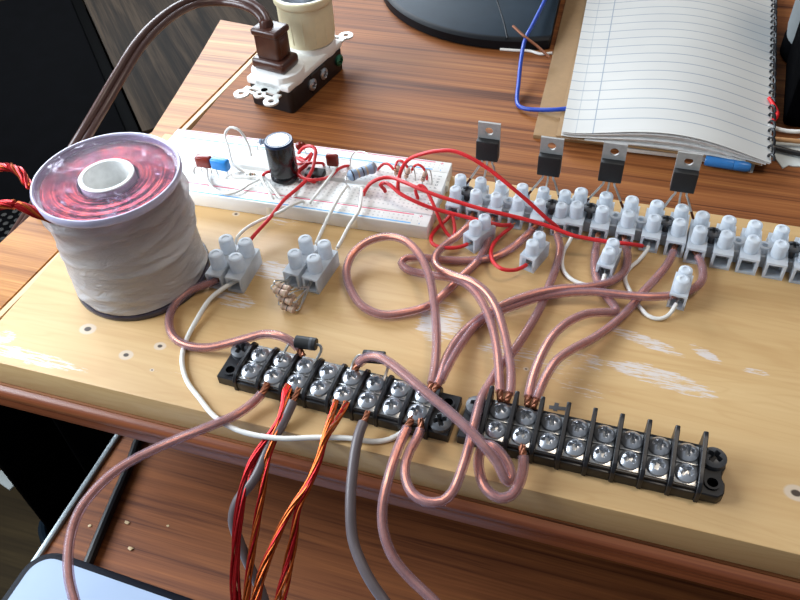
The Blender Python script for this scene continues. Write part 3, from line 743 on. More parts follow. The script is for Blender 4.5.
G = 'white terminal block rows along the back of the board'
T1 = 6.8; T2 = 17.0
X1 = [188, 198.7, 209.3, 220.4, 231.2, 242.0]
terminal_block('long white terminal row of six narrow poles right beside the breadboard end', [x-215 for x in X1], (215, 145.0, 0), -.008, 7.2, 21, 8.4, 14.8, 3.0, (T1, T2), G, (193.3-215, 236.8-215))
X2 = [249.2, 261.6, 274.0, 286.0, 297.7]
terminal_block('middle white terminal row of five fat poles along the back edge', [x-274 for x in X2], (274, 144.4, 0), -.03, 8.8, 22, 9.2, 16.4, 3.35, (T1, T2+.8), G, (255.4-274, 291.8-274))
X3 = [307.0, 319.0, 330.6, 342.4, 354.2, 366]
terminal_block('rightmost white terminal row with empty openings, running out of the frame', [x-330 for x in X3], (330, 139.6, 0), -.045, 8.8, 22, 9.2, 16.4, 3.35, (T1, T2+.8), G, (313-330, 348.3-330))
terminal_block('white two-pole terminal block standing beside the wire spool', [-5.1, 5.1], (96.6, 67.8, 0), .02, 8.2, 22.5, 9, 17, 3.6, (7.0, 18))
q = at(301, 281, 2)
terminal_block('white two-pole terminal block holding a bundle of resistors', [-5.1, 5.1], (132.0, 77.4, 0), -.10, 8.2, 22, 9, 17, 3.4, (6.6, 17.2))
def single(label, x, y, rz):
    terminal_block(label, [0], (x, y, 0), rz, 7.8, 15, 8.6, 15, 3.1, (4.4, 11), 'loose single white terminal blocks', web=False)
single('leftmost loose white block, a red wire in its front, nearest the breadboard', 202.0, 124.0, -.52)
single('loose white block fed by a red loop from the fourth pole', 232.0, 116.6, -.32)
single('small loose white block standing behind the crossing clear wires', 267.6, 119.5, -.16)
single('rightmost loose white block with a white wire in its front', 301.2, 108.6, -.12)

# resistor bundle in front of the two-pole block
lo, ro = at(291, 279, 5), at(310, 283.5, 5)
kk = 0
for lab, (x, y, z), dy in (('top resistor of the bundle, front one', (280.5, 292, 10), 0), ('top resistor of the bundle, rear one', (280.5, 292, 10), 3.2),
                           ('middle resistor of the bundle, front one', (285.5, 300, 6.2), 0), ('middle resistor of the bundle, rear one', (285.5, 300, 6.2), 3.2),
                           ('bottom resistor of the bundle, front one', (288, 308, 2.4), 0), ('bottom resistor of the bundle, rear one', (288, 308, 2.4), 3.2)):
    m = at(x, y, z)+Vector((0, dy, 0)); a = m+Vector((-3.6, .5, .2)); c = m+Vector((3.6, -.5, -.2))
    L_, R2 = lo+Vector((0, 5, random.uniform(-1, 1.2))), ro+Vector((0, 5, random.uniform(-1, 1.2)))
    resistor(lab+', hanging from the terminal block', a, c, 1.55, 'resistor_tan', [(.2, 'band_tan', .03), (.5, 'band_dark', .03), (.8, 'band_tan', .03)],
             [[a, a+Vector((-1.2, .2, .2)), a+Vector((-1.6, 1.2, .6)), lo+Vector((-1.2+dy*.5, -1, .4+dy*.2)), L_],
              [c, c+Vector((1.2, 0, .2)), c+Vector((1.8, 1.0, .5)), ro+Vector((-.4+dy*.4, -2, dy*.2)), R2]], group='resistors bundled at the two-pole block')

# ------------------------------------------------------------------ transistors
def transistor(label, xp, top, bot, pins):
    g = aty(bot[0], bot[1], 168.0); h0 = g.z
    t = thing('transistor', label, 'transistor', (g.x, 168.0, 0), 0, 'row of four power transistors')
    b = bm_new(); box(b, -5.6, 5.6, -3.8, .2, h0, h0+11.2, .5); part('body', b, 'black_epoxy', t)
    b = bmesh.new()
    # metal tab with a mounting hole
    hw, hh, rr, cz = 5.6, 4.6, 2.1, 15.2
    ca_ = math.atan2(hh, hw); angs = []
    for q0, q1 in ((-ca_, ca_), (ca_, PI-ca_), (PI-ca_, PI+ca_), (PI+ca_, 2*PI-ca_)): angs += [q0+(q1-q0)*i/7 for i in range(7)]
    vo = []; vi = []
    for a in angs:
        cx, cy = math.cos(a), math.sin(a)
        k = min(hw/max(abs(cx), 1e-6), hh/max(abs(cy), 1e-6))
        vo.append(b.verts.new((cx*k, .2, h0+cz+cy*k))); vi.append(b.verts.new((cx*rr, .2, h0+cz+cy*rr)))
    n = len(angs)
    fs = [b.faces.new((vo[i], vo[(i+1) % n], vi[(i+1) % n], vi[i])) for i in range(n)]
    r = bmesh.ops.extrude_face_region(b, geom=fs)
    bmesh.ops.translate(b, vec=(0, 1.3, 0), verts=[v for v in r['geom'] if isinstance(v, bmesh.types.BMVert)])
    box(b, -5.6, 5.6, .2, 1.5, h0, h0+10.7)
    bmesh.ops.recalc_face_normals(b, faces=b.faces)
    part('metal_tab', b, 'tab_metal', t, 'grey metal tab with a hole')
    o = Vector((g.x, 168.0, 0))
    for k, xe in enumerate(pins):
        x0 = (k-1)*2.54*1.05
        e = Vector((xe, 161.5, 5))-o
        P = [Vector((x0, -1.8, h0+.5)), Vector((x0, -1.8, h0-2.5)), Vector((x0*1.3, -1.8, h0-4)), e.lerp(Vector((x0, -1.8, h0-4)), .35), e]
        b = bm_new(); sp = spline(P, 1); sweep(b, sp, .55, 8); lg = part('lead', b, 'tin', t)
        b = bm_new(); sweep(b, sp[int(len(sp)*.6):], .62, 8); part('lead_end', b, 'copper_dark', lg, 'dark coppery lower end')
transistor('leftmost black transistor standing behind the narrow-pole row beside the breadboard', 0, (488, 124), (488, 157), (188, 198.7, 209.3))
transistor('second black transistor from the breadboard, in front of the cardboard corner', 0, (551, 131), (549, 172), (220.4, 231.2, 242.0))
transistor('third black transistor from the breadboard, below the notebook\'s front edge', 0, (617, 142), (610, 178), (249.2, 261.6, 274.0))
transistor('rightmost black transistor, near the blue pen', 0, (690, 155), (682, 188), (286.0, 297.7, 307.0))

# ------------------------------------------------------------------ black barrier strips
scr = bm_new(); phillips(scr, 4.05, 3.0, 1.1); SCREW = mesh_from(scr, 'terminal_screw', 'nickel', 40)
blk = bm_new(); phillips(blk, 4.6, 3.2, 1.9); BSCREW = mesh_from(blk, 'mounting_screw', 'mount_screw', 40)
def barrier_strip(label, loc, rz, n, pitch, fin, ears, scr2=None):
    t = thing('barrier_strip', label, 'terminal strip', loc, rz, 'black screw terminal strips')
    b = bm_new(); L = n*pitch
    box(b, -pitch/2, L-pitch/2, 1.5, 21.5, 0, 6.6, .4)
    for i in range(n): box(b, i*pitch-pitch*.42, i*pitch+pitch*.42, .6, 3, 0, 5.2, .3)
    for i in range(n+1):
        x = (i-.5)*pitch
        prism(b, fin, -.85, .85, .25, 1, Matrix.Translation((x, 0, 0)) @ Matrix(((0, 0, 1, 0), (1, 0, 0, 0), (0, 1, 0, 0), (0, 0, 0, 1))))
    # mounting ears with a through hole
    for s, kind in ears:
        x0 = -pitch/2-9.2 if s < 0 else L-pitch/2; x1 = x0+9.2; cx = (x0+x1)/2
        hy = 6 if kind == 'rear' else 16.5
        out = [(x0, 1.5), (x1, 1.5), (x1, 21.5), (x0, 21.5)]
        if kind == 'notched': out = [(x0, 1.2), (x0+7, 1.2), (x0+9, 3.2), (x0+9.2, 7.5), (x0+8, 9.6), (x0+8, 12.5), (x0+9.2, 14.5), (x0+9, 20), (x0+7, 21.5), (x0, 21.5)]; hy = 6.4
        prism(b, out, 0, 5.0, .4, 1)
        ob = bm_new(); lathe(ob, [(2.6, 5.0), (2.9, 5.9), (2.0, 5.9), (1.9, 5.05), (0, 5.05)], 20, Matrix.Translation((cx, hy, 0))); join(b, ob)
    part('housing', b, 'black_plastic', t)
    for s, kind in ears:
        x0 = -pitch/2-9.2 if s < 0 else L-pitch/2; cx = x0+4.6
        sy = 16.8 if kind in ('rear', 'notched') else 6.0
        hy = 6.2 if kind in ('rear', 'notched') else 16.5
        o = part('mounting_screw', BSCREW, None, t, 'dark cross-head mounting screw', loc=(cx, sy, 5.0), rot=(0, 0, random.uniform(0, 1.5)))
        b = bm_new(); cyl(b, (cx, hy, 5.02), 2.0, .12, 16); part('mounting_hole', b, 'black_matte', t)
    for i in range(n):
        x = i*pitch; w = pitch*.40
        b = bm_new(); box(b, x-w, x+w, 2.6, 19.8, 6.4, 7.2, .2); box(b, x-w, x+w, 2.2, 3.0, 4.6, 7.15, .2); box(b, x-w, x+w, 10.6, 11.3, 6.6, 8.0, .2)
        part('terminal_plate', b, 'plate', t)
        for y in (6.6, 15.6):
            part('terminal_screw', SCREW, None, t, loc=(x, y, 7.1), rot=(random.uniform(-.05, .05), random.uniform(-.05, .05), random.uniform(0, 1.57)))
    return t
FIN1 = [(.2, 0), (.2, 5.5), (2.5, 8.6), (6, 9.6), (18.5, 9.6), (21.3, 8.4), (22.6, 6), (22.6, 0)]
FIN2 = [(.0, 0), (.0, 6.5), (2.5, 9.4), (8, 10.6), (19.5, 14.2), (22.2, 14.4), (23, 13), (23, 0)]
barrier_strip('left black screw terminal strip with low barriers, wired with copper and enamel wires', (133.0, 13.4, 0), -.031, 8, 10.55, FIN1, ((-1, 'rear'), (1, 'front')))
barrier_strip('right black screw terminal strip with tall pointed barriers and mostly bare screws', (238.7, 11.4, 0), -.004, 8, 10.15, FIN2, ((-1, 'rear'), (1, 'notched')))

# diodes across the left strip
def diode(label, a, c, la, lc, band):
    o = Vector(((a.x+c.x)/2, (a.y+c.y)/2, min(a.z, c.z)-2.6)); d = c-a; L = d.length
    t = thing('diode', label, 'diode', o, 0, 'black diodes on the left terminal strip')
    m = Matrix.Translation(a-o) @ Vector((0, 0, 1)).rotation_difference(d).to_matrix().to_4x4()
    b = bm_new(); lathe(b, [(0, 0), (2.5, 0), (2.75, .3), (2.75, L-.3), (2.5, L), (0, L)], 22, m); part('body', b, 'black_epoxy', t)
    b = bm_new(); lathe(b, [(2.8, L*(band-.06)), (2.8, L*(band+.06))], 22, m); part('cathode_band', b, 'mount_screw', t)
    for p in (la, lc): part('lead', leads_tube([[x-o for x in px(p)]], .62), 'tin', t)
a, c = at(295.5, 341.5, 13), at(316.5, 344.5, 13)
diode('left black diode on bent leads behind the strip, beside the first clear wire', a, c, [a, (291, 341, 13), (287, 347, 11), (283, 355, 8), (281, 362, 7.6)], [c, (320, 345.5, 13), (321.5, 349, 12), (318, 357, 9.5), (312, 366, 7.8)], .75)
a, c = at(363, 356, 13), at(385, 358, 13)
diode('right black diode on bent leads, half hidden by the big clear wire', a, c, [a, (359, 355.5, 13.2), (355, 359, 12), (352, 366, 9.5), (350, 374, 7.8)], [c, (388.5, 359.5, 13), (388.5, 365, 11), (386, 374, 9), (383, 383, 7.8)], .25)

# ------------------------------------------------------------------ wire spool
sp_ = thing('wire_spool', 'clear plastic spool of red enamel wire wrapped in packing tape', 'spool', (51.35, 68.5, 0))
b = bm_new(); lathe(b, [(10, 0), (32.2, 0), (32.6, .6), (32.6, 2.2), (32.2, 2.8), (10, 2.8)], 72, closed=True); part('bottom_flange', b, 'flange_dark', sp_, 'smoky bottom flange')
b = bm_new(); lathe(b, [(10.2, .5), (12.6, .5), (12.2, 59.9), (11.8, 60.2), (10.5, 60.2), (10.2, 59.9)], 48, closed=True); part('core_tube', b, 'core_white', sp_, 'white hollow core')
b = bm_new(); prof = [(12.7, 3.4), (29.6, 3.4)] + [(29.6+.25*math.sin(z*1.7), z) for z in [4+i*1.3 for i in range(39)]] + [(29.4, 57.6)] + [(29.4-i*.66, 57.8+.2*(i % 2)) for i in range(25)]
lathe(b, prof, 72, closed=True); part('winding', b, 'winding', sp_, 'red enamel copper winding')
b = bmesh.new()
# wrinkled tape wrapped round the side
na, nz_ = 120, 48; rings = []
rnd = random.Random(3); fold = [(rnd.uniform(0, 2*PI), rnd.uniform(4, 54), rnd.uniform(.4, 1.1), rnd.uniform(1.0, 2.6), rnd.uniform(-14, 14)) for _ in range(34)]
for j in range(nz_+1):
    z = 3.3+j*(53.6)/nz_; ring = []
    for i in range(na):
        a = 2*PI*i/na; r = 30.9+.45*math.sin(3*a+z*.09)*math.sin(z*.11)
        for fa, fz, fh, fw, sl in fold:
            da = (a-fa+PI) % (2*PI)-PI; zz = fz+sl*da
            r += fh*math.exp(-((z-zz)/fw)**2)*math.exp(-(da/.9)**2)
        k = min(1, (z-3.3)/4, 1)
        ring.append(b.verts.new((r*math.cos(a), r*math.sin(a), z)))
    rings.append(ring)
for a_, c_ in zip(rings, rings[1:]):
    for i in range(na): b.faces.new((a_[i], a_[(i+1) % na], c_[(i+1) % na], c_[i]))
part('tape_wrap', b, 'tape', sp_, 'wrinkled clear packing tape', 60)
b = bm_new(); lathe(b, [(12.3, 58.4), (31, 58.4), (31, 59.8), (12.3, 59.8)], 72, closed=True); part('top_flange', b, 'flange', sp_, 'scratched clear top flange')
b = bm_new(); lathe(b, [(31, 56.8), (32.3, 56.8), (32.7, 57.4), (32.7, 59.6), (32.2, 60.5), (31.6, 60.5), (31, 59.7)], 72, closed=True); part('flange_rim', b, 'flange_rim', sp_, 'frosted rim')
O = Vector((51.35, 68.5, 0))
def strands(pathpx, n, rb, rs, mats, parent, o0, twist=.05, seed=1, name='strand', spread=None, lab=True):
    P = spline(px(pathpx), 2.2); P = [p-o0 for p in P]; r_ = random.Random(seed)
    for k in range(n):
        ph = 2*PI*k/n+r_.uniform(-.3, .3); rr = rb*r_.uniform(.55, 1.1) if n > 2 else rb
        out = []; L = 0; N = len(P)
        for i, p in enumerate(P):
            t = (P[min(i+1, N-1)]-P[max(i-1, 0)]).normalized()
            a = Vector((1, 0, 0)); a = (a-t*a.dot(t)).normalized(); c = t.cross(a)
            if i: L += (p-P[i-1]).length
            f = rr*(spread(i/(N-1)) if spread else 1); th = ph+L*twist*(1 if twist > .2 else 1)
            out.append(p+a*math.cos(th)*f+c*math.sin(th)*f)
        b = bm_new(); sweep(b, out, rs, 7); part(name, b, mats[k % len(mats)], parent)
strands([(52, 219, 56), (40, 214, 58), (25, 207, 60), (8, 204, 60), (-15, 207, 58), (-40, 212, 54)], 7, 1.9, .85, ['enamel_red', 'enamel_red', 'enamel_copper'], sp_, O, .1, 4, 'wire_lead')
strands([(38, 186, 55), (29, 186, 57), (24, 176, 59), (15, 168.5, 60), (0, 167.5, 59), (-20, 170, 57), (-45, 176, 54)], 6, 1.5, .8, ['enamel_red', 'enamel_red', 'enamel_copper'], sp_, O, .12, 5, 'wire_lead')

# ------------------------------------------------------------------ clear-jacketed copper wires
def copper(label, pts, r=2.05, ends=(4, 4), jac='clear_jacket', core='copper'):
    return wire('speaker_wire', label, 'wire', pts, r, jac, core, r*.66, ends, 'clear copper wires')
copper('clear copper wire curling from the block beside the spool to the left strip', [(222, 274, 4.5), (217, 280, 4.2), (204, 285, 3.6), (190, 291, 3), (175, 304, 2.4), (169, 320, 2.3), (173, 336, 2.4), (186, 345, 3), (208, 347.5, 4.5), (230, 343, 7), (250, 337.5, 10), (265, 334, 12), (280, 336, 13.5), (292, 342, 12.5), (299, 349, 10), (303, 356, 8.4)], 2.0)
copper('clear copper wire sweeping from the left strip to the lower left corner', [(267, 383, 7.6), (265.5, 388, 7), (258, 398, 5), (248, 407, 4), (233, 416.5, 4), (220, 422, 3.5), (203, 429, 2), (187, 435, 0), (157, 448, -4), (133, 460, -6), (113, 473, -8), (97, 488, -10), (81, 508, -13), (72, 530, -16), (68, 557, -18), (69.5, 580, -20), (75, 602, -22), (84, 630, -24)], 2.05, (5, 0))
copper('clear copper wire looping forward from the left strip, then up to the sixth pole', [(420, 419, 8), (421, 428, 6.5), (416, 440, 5), (410, 450, 4), (405, 466, 3), (406, 480, 2), (412, 493, 2), (425, 501.5, 2.5), (442, 501.5, 3), (453, 491, 4), (461, 472, 7), (468, 450, 10), (474, 425, 11.5), (481, 399, 9), (490, 383, 5), (499, 368, 3), (514, 350, 2.4), (531, 324, 2.3), (541, 306, 2.3), (549, 286, 2.3), (556.5, 266, 2.5), (560, 248, 3), (557, 234, 4.2), (556, 229, 4.5)], 2.0)
copper('clear copper wire running forward over the board edge, right of the grey wire', [(414, 416, 8), (408.5, 425, 6.5), (402.5, 438, 6), (396, 454, 5), (388, 480, 2), (382.5, 508, -4), (384, 533, -9), (393, 557, -13), (409, 577, -17), (430, 597, -20), (450, 618, -23)], 2.05, (5.5, 0))
copper('clear copper wire from the fifth pole, hooking back sharply beside the open ring', [(537, 225, 4.5), (533, 229, 4.2), (526, 236, 3.4), (513, 247, 2.6), (500, 254.5, 2.3), (488, 258.5, 2.2), (465, 260.5, 2.2), (440, 259.5, 2.3), (420, 257.5, 2.8), (406, 258.5, 3), (401.5, 263, 3), (407, 269.5, 3), (420, 273, 3.4), (436, 275.5, 5), (455, 279, 8), (470, 287, 10.5), (482, 302, 11), (492, 326, 10), (497, 350, 9.5), (499, 372, 9.5), (500, 392, 9.2), (500, 401, 8.4)], 2.0)
copper('clear copper wire bending from the second pole down to the right strip', [(473, 214, 4.5), (471, 222, 4.2), (461, 233, 3.2), (448, 243, 3), (438, 252, 4.5), (434.5, 260, 6), (438, 268, 7.5), (454, 275.5, 10), (472, 281.5, 12.5), (486, 292, 13), (496, 307, 12), (503, 328, 10.5), (508, 350, 9.5), (511, 372, 9.3), (510, 392, 9.2), (506, 402, 8.4)], 2.0)
copper('clear copper wire making the big open ring in the middle of the board', [(493, 218, 4.5), (493, 224, 4.2), (489.5, 236, 3), (483.5, 252, 2.3), (475, 264, 2.2), (460, 278, 2.2), (445, 293, 2.3), (430, 305, 2.4), (406, 312.5, 2.4), (382, 314.5, 2.5), (363, 306.5, 2.8), (350.5, 289, 3.5), (346.5, 271, 4.6), (352.5, 254, 6), (367, 242, 8), (386, 236.5, 10), (404, 240, 12), (419, 254, 13), (429, 275, 12.5), (434, 302, 10.5), (436.5, 332, 9), (436, 356, 9), (433, 378, 9.2), (429, 392, 8.6)], 2.05)
copper('clear copper wire running from the third fat pole to the left strip', [(624, 236, 4.5), (625.5, 243, 4.2), (627.5, 256, 3.4), (625, 270, 3.4), (613, 280.5, 4.4), (590, 286.5, 5.5), (562, 288.5, 6.8), (538, 292.5, 7), (516, 299.5, 6), (497, 308, 4), (478, 319.5, 2.6), (464, 331.5, 3), (452, 347, 5), (444, 364, 7.5), (439, 380, 9), (433, 393, 8.6)], 2.0)
copper('clear copper wire in a wide bow from the rightmost connected pole', [(694, 250, 4.5), (698, 256, 4), (702.5, 268, 3), (702, 280, 3), (693, 289, 4), (676, 294.8, 5.5), (650, 296.7, 6.6), (620, 294.6, 6.6), (592, 291.8, 6.4), (562, 293.5, 5.4), (538, 298, 4.6), (514, 306, 3.6), (490, 315.5, 2.4), (474, 327, 2.4), (463, 341, 3.4), (454, 355, 5.5), (446, 370, 8), (437, 388, 8.6)], 2.0)
copper('clear copper wire dropping from the second fat pole, doubling back mid-board', [(598, 234, 4.5), (597.5, 241, 4.2), (595, 254, 2.6), (594.5, 266, 2.3), (598, 283, 2.3), (606, 296, 2.5), (614, 305.5, 3), (616, 312, 3.4), (606, 312.2, 4.5), (588, 313.5, 6), (570, 321, 7.5), (554, 334.5, 9), (543, 352, 10), (534, 374, 10), (529, 394, 9.6), (527, 406, 8.4)], 2.0)
copper('clear copper wire slanting from the fifth fat pole to the right strip', [(675, 246, 4.5), (673.5, 252, 4.2), (667.5, 264, 3), (656, 278, 2.4), (644, 291, 2.3), (629, 309, 2.5), (612, 325, 3), (592, 339, 4.6), (573, 349, 6.5), (557, 360, 8.5), (546, 376, 9.6), (538, 394, 9.6), (533, 408, 8.4)], 2.0)
copper('thick clear wire arching over the left strip, folded double before the right strip', [(355, 371, 8.6), (357, 366, 10), (363, 359.5, 14), (371, 356.5, 17), (380, 357.5, 19), (394, 366, 20), (410, 379, 20.5), (430, 396, 20.5), (450, 412.5, 20), (470, 431, 19), (487, 449, 17), (498, 463, 14), (504.5, 477, 11), (508.5, 481.5, 9.5), (511, 477, 9), (508.5, 466, 9.6), (501, 454, 11), (492, 446, 11), (484, 446, 9), (479, 456, 6), (479.5, 472, 3.5), (486, 489, 2.3), (499, 498, 2.4), (511, 495.5, 2.8), (519.5, 483, 4), (523.5, 466, 6), (523, 454, 7.6), (522, 446, 8.3)], 2.1)

# grey wires
wire('grey_wire', 'grey insulated wire dropping from the left strip straight over the front edge', 'wire', [(368, 411, 8), (366, 417, 7), (361, 428, 6), (357, 442, 4.5), (352.5, 472, 0), (350.5, 508, -6), (353, 540, -12), (363, 567, -16), (373, 585, -19), (385, 602, -22), (400, 625, -25)], 2.1, 'grey_pvc', 'copper', 1.1, (5, 0), 'grey insulated wires')
wire('grey_wire', 'grey insulated wire hanging behind the left pair of red enamel bundles', 'wire', [(299, 388, 8), (296, 395, 7), (290, 408, 5), (281, 426, 2), (270, 444, -2), (256, 476, -8), (237, 502, -16), (233, 520, -22), (239, 541, -30), (250, 567, -38), (259, 586, -44), (268, 612, -52)], 2.1, 'grey_pvc', 'copper', 1.1, (6, 0), 'grey insulated wires')
# white wires
wire('white_wire', 'thin white wire from the block beside the spool looping along the board\'s front edge', 'wire', [(244, 275, 4.5), (239, 279, 4.2), (232, 283, 4.5), (222, 289, 4.5), (210, 299, 3.6), (196, 321, 2), (186, 341, 1.2), (182, 360, 1.2), (187, 381, 1.2), (200, 399, 1.2), (211, 413, 1.2), (221, 421.5, 1.2), (240, 431, 1.3), (260, 436, 1.3), (283, 438.5, 1.4), (316, 437.5, 1.6), (347, 438, 1.6), (373, 441.5, 1.2), (390, 439, 1.2), (403, 431.5, 2.4), (408, 424, 5), (412, 418, 7.5)], 1.1, 'white_pvc', 'tips', .5, (4, 3), 'white wires')
wire('white_wire', 'white wire from the first fat pole down to the small loose block', 'wire', [(572, 230, 4.5), (571.5, 237, 4), (564, 251, 2), (562, 262, 1.2), (564.5, 272, 1.2), (572, 279.5, 1.2), (583, 284.2, 1.2), (594, 286, 1.4), (602, 282, 2.8), (604.5, 276, 4), (605, 270, 4.4)], .95, 'white_pvc', 'tips', .5, (3, 3), 'white wires')
wire('white_wire', 'white wire hooking from the fourth fat pole round to the rightmost loose block', 'wire', [(649, 242, 4.5), (648, 248, 4), (640, 259, 2.4), (629, 269, 1.3), (625, 278, 1.1), (630, 291, 1.1), (639, 306, 1.1), (649, 316.2, 1.1), (660, 318.8, 1.2), (669, 314.5, 1.8), (675, 306, 3.6), (678.5, 299, 4.3)], .95, 'white_pvc', 'tips', .5, (3, 3), 'white wires')

# ------------------------------------------------------------------ enamel wire bundles on the left strip
def bundle(label, runs):
    o0 = at(*runs[0][0][0]) if not isinstance(runs[0][0][0], Vector) else runs[0][0][0]
    t = thing('enamel_wire_bundle', label, 'wire bundle', o0, 0, 'enamel wire bundles on the left strip')
    for i, (path, n, rb, rs, mats, tw, spf) in enumerate(runs):
        strands(path, n, rb, rs, mats, t, o0, tw, 11+i, 'strand', spf)
        strands(path[:5], 4, rb*.75, rs*1.25, ['copper_bare'], t, o0, .45, 31+i, 'bare_end', lambda f: 1-.5*f)
    return t
RD = ['enamel_red']; CU = ['enamel_copper']; MX = ['enamel_copper', 'enamel_red', 'enamel_copper']
bundle('red enamel wire bundle hanging from the third screw, left of the pair', [
    ([(288, 385, 8), (285.5, 392, 7.4), (284.5, 402, 6), (281, 418, 4), (273, 432, 1), (262, 447, -2), (252, 463, -5), (243, 489, -11), (238, 520, -19), (235.5, 550, -27), (235, 580, -35), (237, 604, -41), (240, 628, -47)], 8, 1.5, .52, RD, .05, lambda f: .8+.5*f)])
bundle('amber enamel wire bundle twisted beside the red one below the third screw', [
    ([(290, 386, 8), (287, 394, 7.2), (284, 406, 5.6), (279, 423, 3), (267.5, 458, -4), (262, 493, -12), (256, 528, -21), (250.5, 560, -29), (246, 600, -38), (243, 628, -44)], 7, 1.2, .48, MX, .10, None)])
bundle('red and amber enamel bundle twisted below the fifth screw, spreading lower down', [
    ([(336, 400, 8), (334.5, 406, 7.3), (331, 417, 6), (324.5, 437, 3), (317.5, 461, -2), (306, 487, -8), (291, 509, -14), (276, 539, -22), (263, 570, -30), (255, 602, -37), (250, 630, -43)], 7, 1.15, .48, ['enamel_copper', 'enamel_copper', 'enamel_red'], .10, lambda f: .8 if f < .5 else .8+2.0*(f-.5)),
    ([(347, 402, 8), (344, 409, 7.2), (336, 422, 5.6), (325.5, 438, 3), (319, 461, -2), (308, 487, -8), (298.5, 508, -14), (294, 536, -21), (289, 563, -28), (279, 602, -36), (272, 630, -42)], 7, 1.2, .48, ['enamel_copper', 'enamel_red', 'enamel_red'], .10, lambda f: .8 if f < .5 else .8+3.2*(f-.5))])

# ------------------------------------------------------------------ duplex outlet with a plug and a lamp socket
e0, e1 = at(251, 93.5, 0), at(337, 35.5, 0)
oc = (e0+e1)/2; oa = math.atan2(e1.y-e0.y, e1.x-e0.x)+.13
ou = thing('duplex_outlet', 'bare duplex outlet with white face, black body and metal ears lying on the desk', 'electrical outlet', (oc.x, oc.y, DT), oa)
HB = 16.6
b = bm_new(); prism(b, rrect(-32, 32, -16.5, 16.5, 3), 0, HB-.6, .8); 
box(b, -8.5, 8.5, -17.2, -15, 2, HB-1, .5); part('back_body', b, 'black_plastic', ou, 'black lower body')
b = bm_new()
for s in (-1, 1):
    pts = []
    cx = s*19.5
    for i in range(33):
        a = 2*PI*i/32; x = 17.2*math.cos(a); y = 17.2*math.sin(a); pts.append((cx+max(-13.5, min(13.5, x)), y))
    prism(b, pts[:-1], HB-.6, HB+8.2, .9)
box(b, -33, 33, -16.4, 16.4, HB-.8, HB+4.0, 1.2); part('face', b, 'white_plastic', ou, 'white upper face')
for s in (-1, 1):
    b = bm_new()
    x0, x1 = (32, 38.5) if s > 0 else (-38.5, -32)
    box(b, x0, x1, -9.5, 9.5, HB-1, HB+.3)
    for y in (-11.5, 11.5):
        lathe(b, [(2.0, HB-.9), (5.0, HB-.9), (5.0, HB+.3), (2.0, HB+.3)], 20, Matrix.Translation((s*46, y, 0)), closed=True)
        box(b, min(s*37, s*42.5), max(s*37, s*42.5), y-2.2, y+2.2, HB-.9, HB+.25, .2)
    lathe(b, [(1.7, HB-.9), (4.0, HB-.9), (4.0, HB+.3), (1.7, HB+.3)], 20, Matrix.Translation((s*42, 0, 0)), closed=True)
    box(b, min(s*41, s*43.5), max(s*41, s*43.5), -8.5, -3.6, HB-.9, HB+.2, .2); box(b, min(s*41, s*43.5), max(s*41, s*43.5), 3.6, 8.5, HB-.9, HB+.2, .2)
    part('mounting_strap', b, 'zinc', ou, 'pierced metal ear')
b = bm_new(); cyl(b, (-36.8, 0, HB+.31), 2.2, .1, 16); cyl(b, (36.8, 0, HB+.31), 2.2, .1, 16); part('screw_hole', b, 'black_matte', ou)
for x, z, m_ in ((-8, 9, 'nickel'), (6, 9.5, 'nickel'), (26, 9, 'brass_green')):
    b = bm_new(); phillips(b, 4.0, 2.6, 1.2, Matrix.Translation((x, -16.6, z)) @ Matrix.Rotation(PI/2, 4, 'X')); part('side_screw', b, m_, ou, 'green ground screw' if m_ == 'brass_green' else None)
ol = lambda l, w, z: Vector((oc.x+l*math.cos(oa)-w*math.sin(oa), oc.y+l*math.sin(oa)+w*math.cos(oa), z))
pg = thing('power_plug', 'brown two-pin plug and cord standing in the left half of the outlet', 'plug', ol(-19.5, 1, DT+HB+8.3), oa)
b = bm_new(); box(b, -9.5, 9.5, -12.5, 12.5, 0, 7.5, 2.4, 3)
box(b, -7.0, 7.0, -9.2, 9.2, 6.5, 26, 2.4, 3); box(b, -4.4, 4.4, -10, 10, 8.5, 22, 1.6, 2); box(b, -8.0, 8.0, -9.8, 9.8, 22.5, 27, 1.6, 3)
lathe(b, [(0, 26.5), (4.6, 26.5), (4.2, 29), (3.2, 31), (0, 31)], 18, Matrix.Translation((0, 2, 0))); part('plug_body', b, 'brown_plug', pg)
b = bm_new(); top = ol(-19.5, 3, DT+HB+8.3+28); o0 = ol(-19.5, 1, DT+HB+8.3)
P = spline([top-Vector((0, 0, 6))-o0, top+Vector((-.4, .3, 1.5))-o0] + [p-o0 for p in px([(259, 11, 42), (246, 3.5, 45), (222, -.5, 44), (200, .5, 46), (180, 8, 48), (158, 24, 48), (138, 46, 46), (118, 78, 40), (98, 112, 32), (78, 145, 22), (52, 182, 4), (27, 216, -24), (10, 242, -50), (-15, 285, -85)])], 4)
for s in (-1, 1):
    Q = []
    for i, p in enumerate(P):
        t = (P[min(i+1, len(P)-1)]-P[max(i-1, 0)]).normalized()
        a = Vector((0, 0, 1)); a = (a-t*a.dot(t)); a = a.normalized() if a.length > .05 else Vector((0, 1, 0))
        c = t.cross(a); k = min(1, max(0, i-2)/8); Q.append(p+(a*.65+c*.75)*(1.9*s))
    sweep(b, Q, 2.25, 12)
cd = part('cord', b, 'brown_pvc', pg); 
cd.matrix_parent_inverse = Matrix.Rotation(-oa, 4, 'Z')
ls = thing('lamp_socket', 'ivory screw lamp socket adapter standing in the right half of the outlet', 'socket adapter', ol(18.5, 0, DT+HB+8.3), oa)
b = bm_new(); lathe(b, [(0, 0), (15.5, 0), (17.4, 1.2), (17.8, 4), (18.2, 27), (19.2, 28), (19.7, 29), (19.7, 32.4), (19.1, 33.2), (17.8, 33.2), (17.2, 32.5), (16.8, 8), (0, 8)], 14*4); 
for i in range(14): box(b, 17.2, 18.15, -.5, .5, 4, 26, .2, 1, Matrix.Rotation(2*PI*i/14, 4, 'Z'))
part('shell', b, 'ivory', ls)
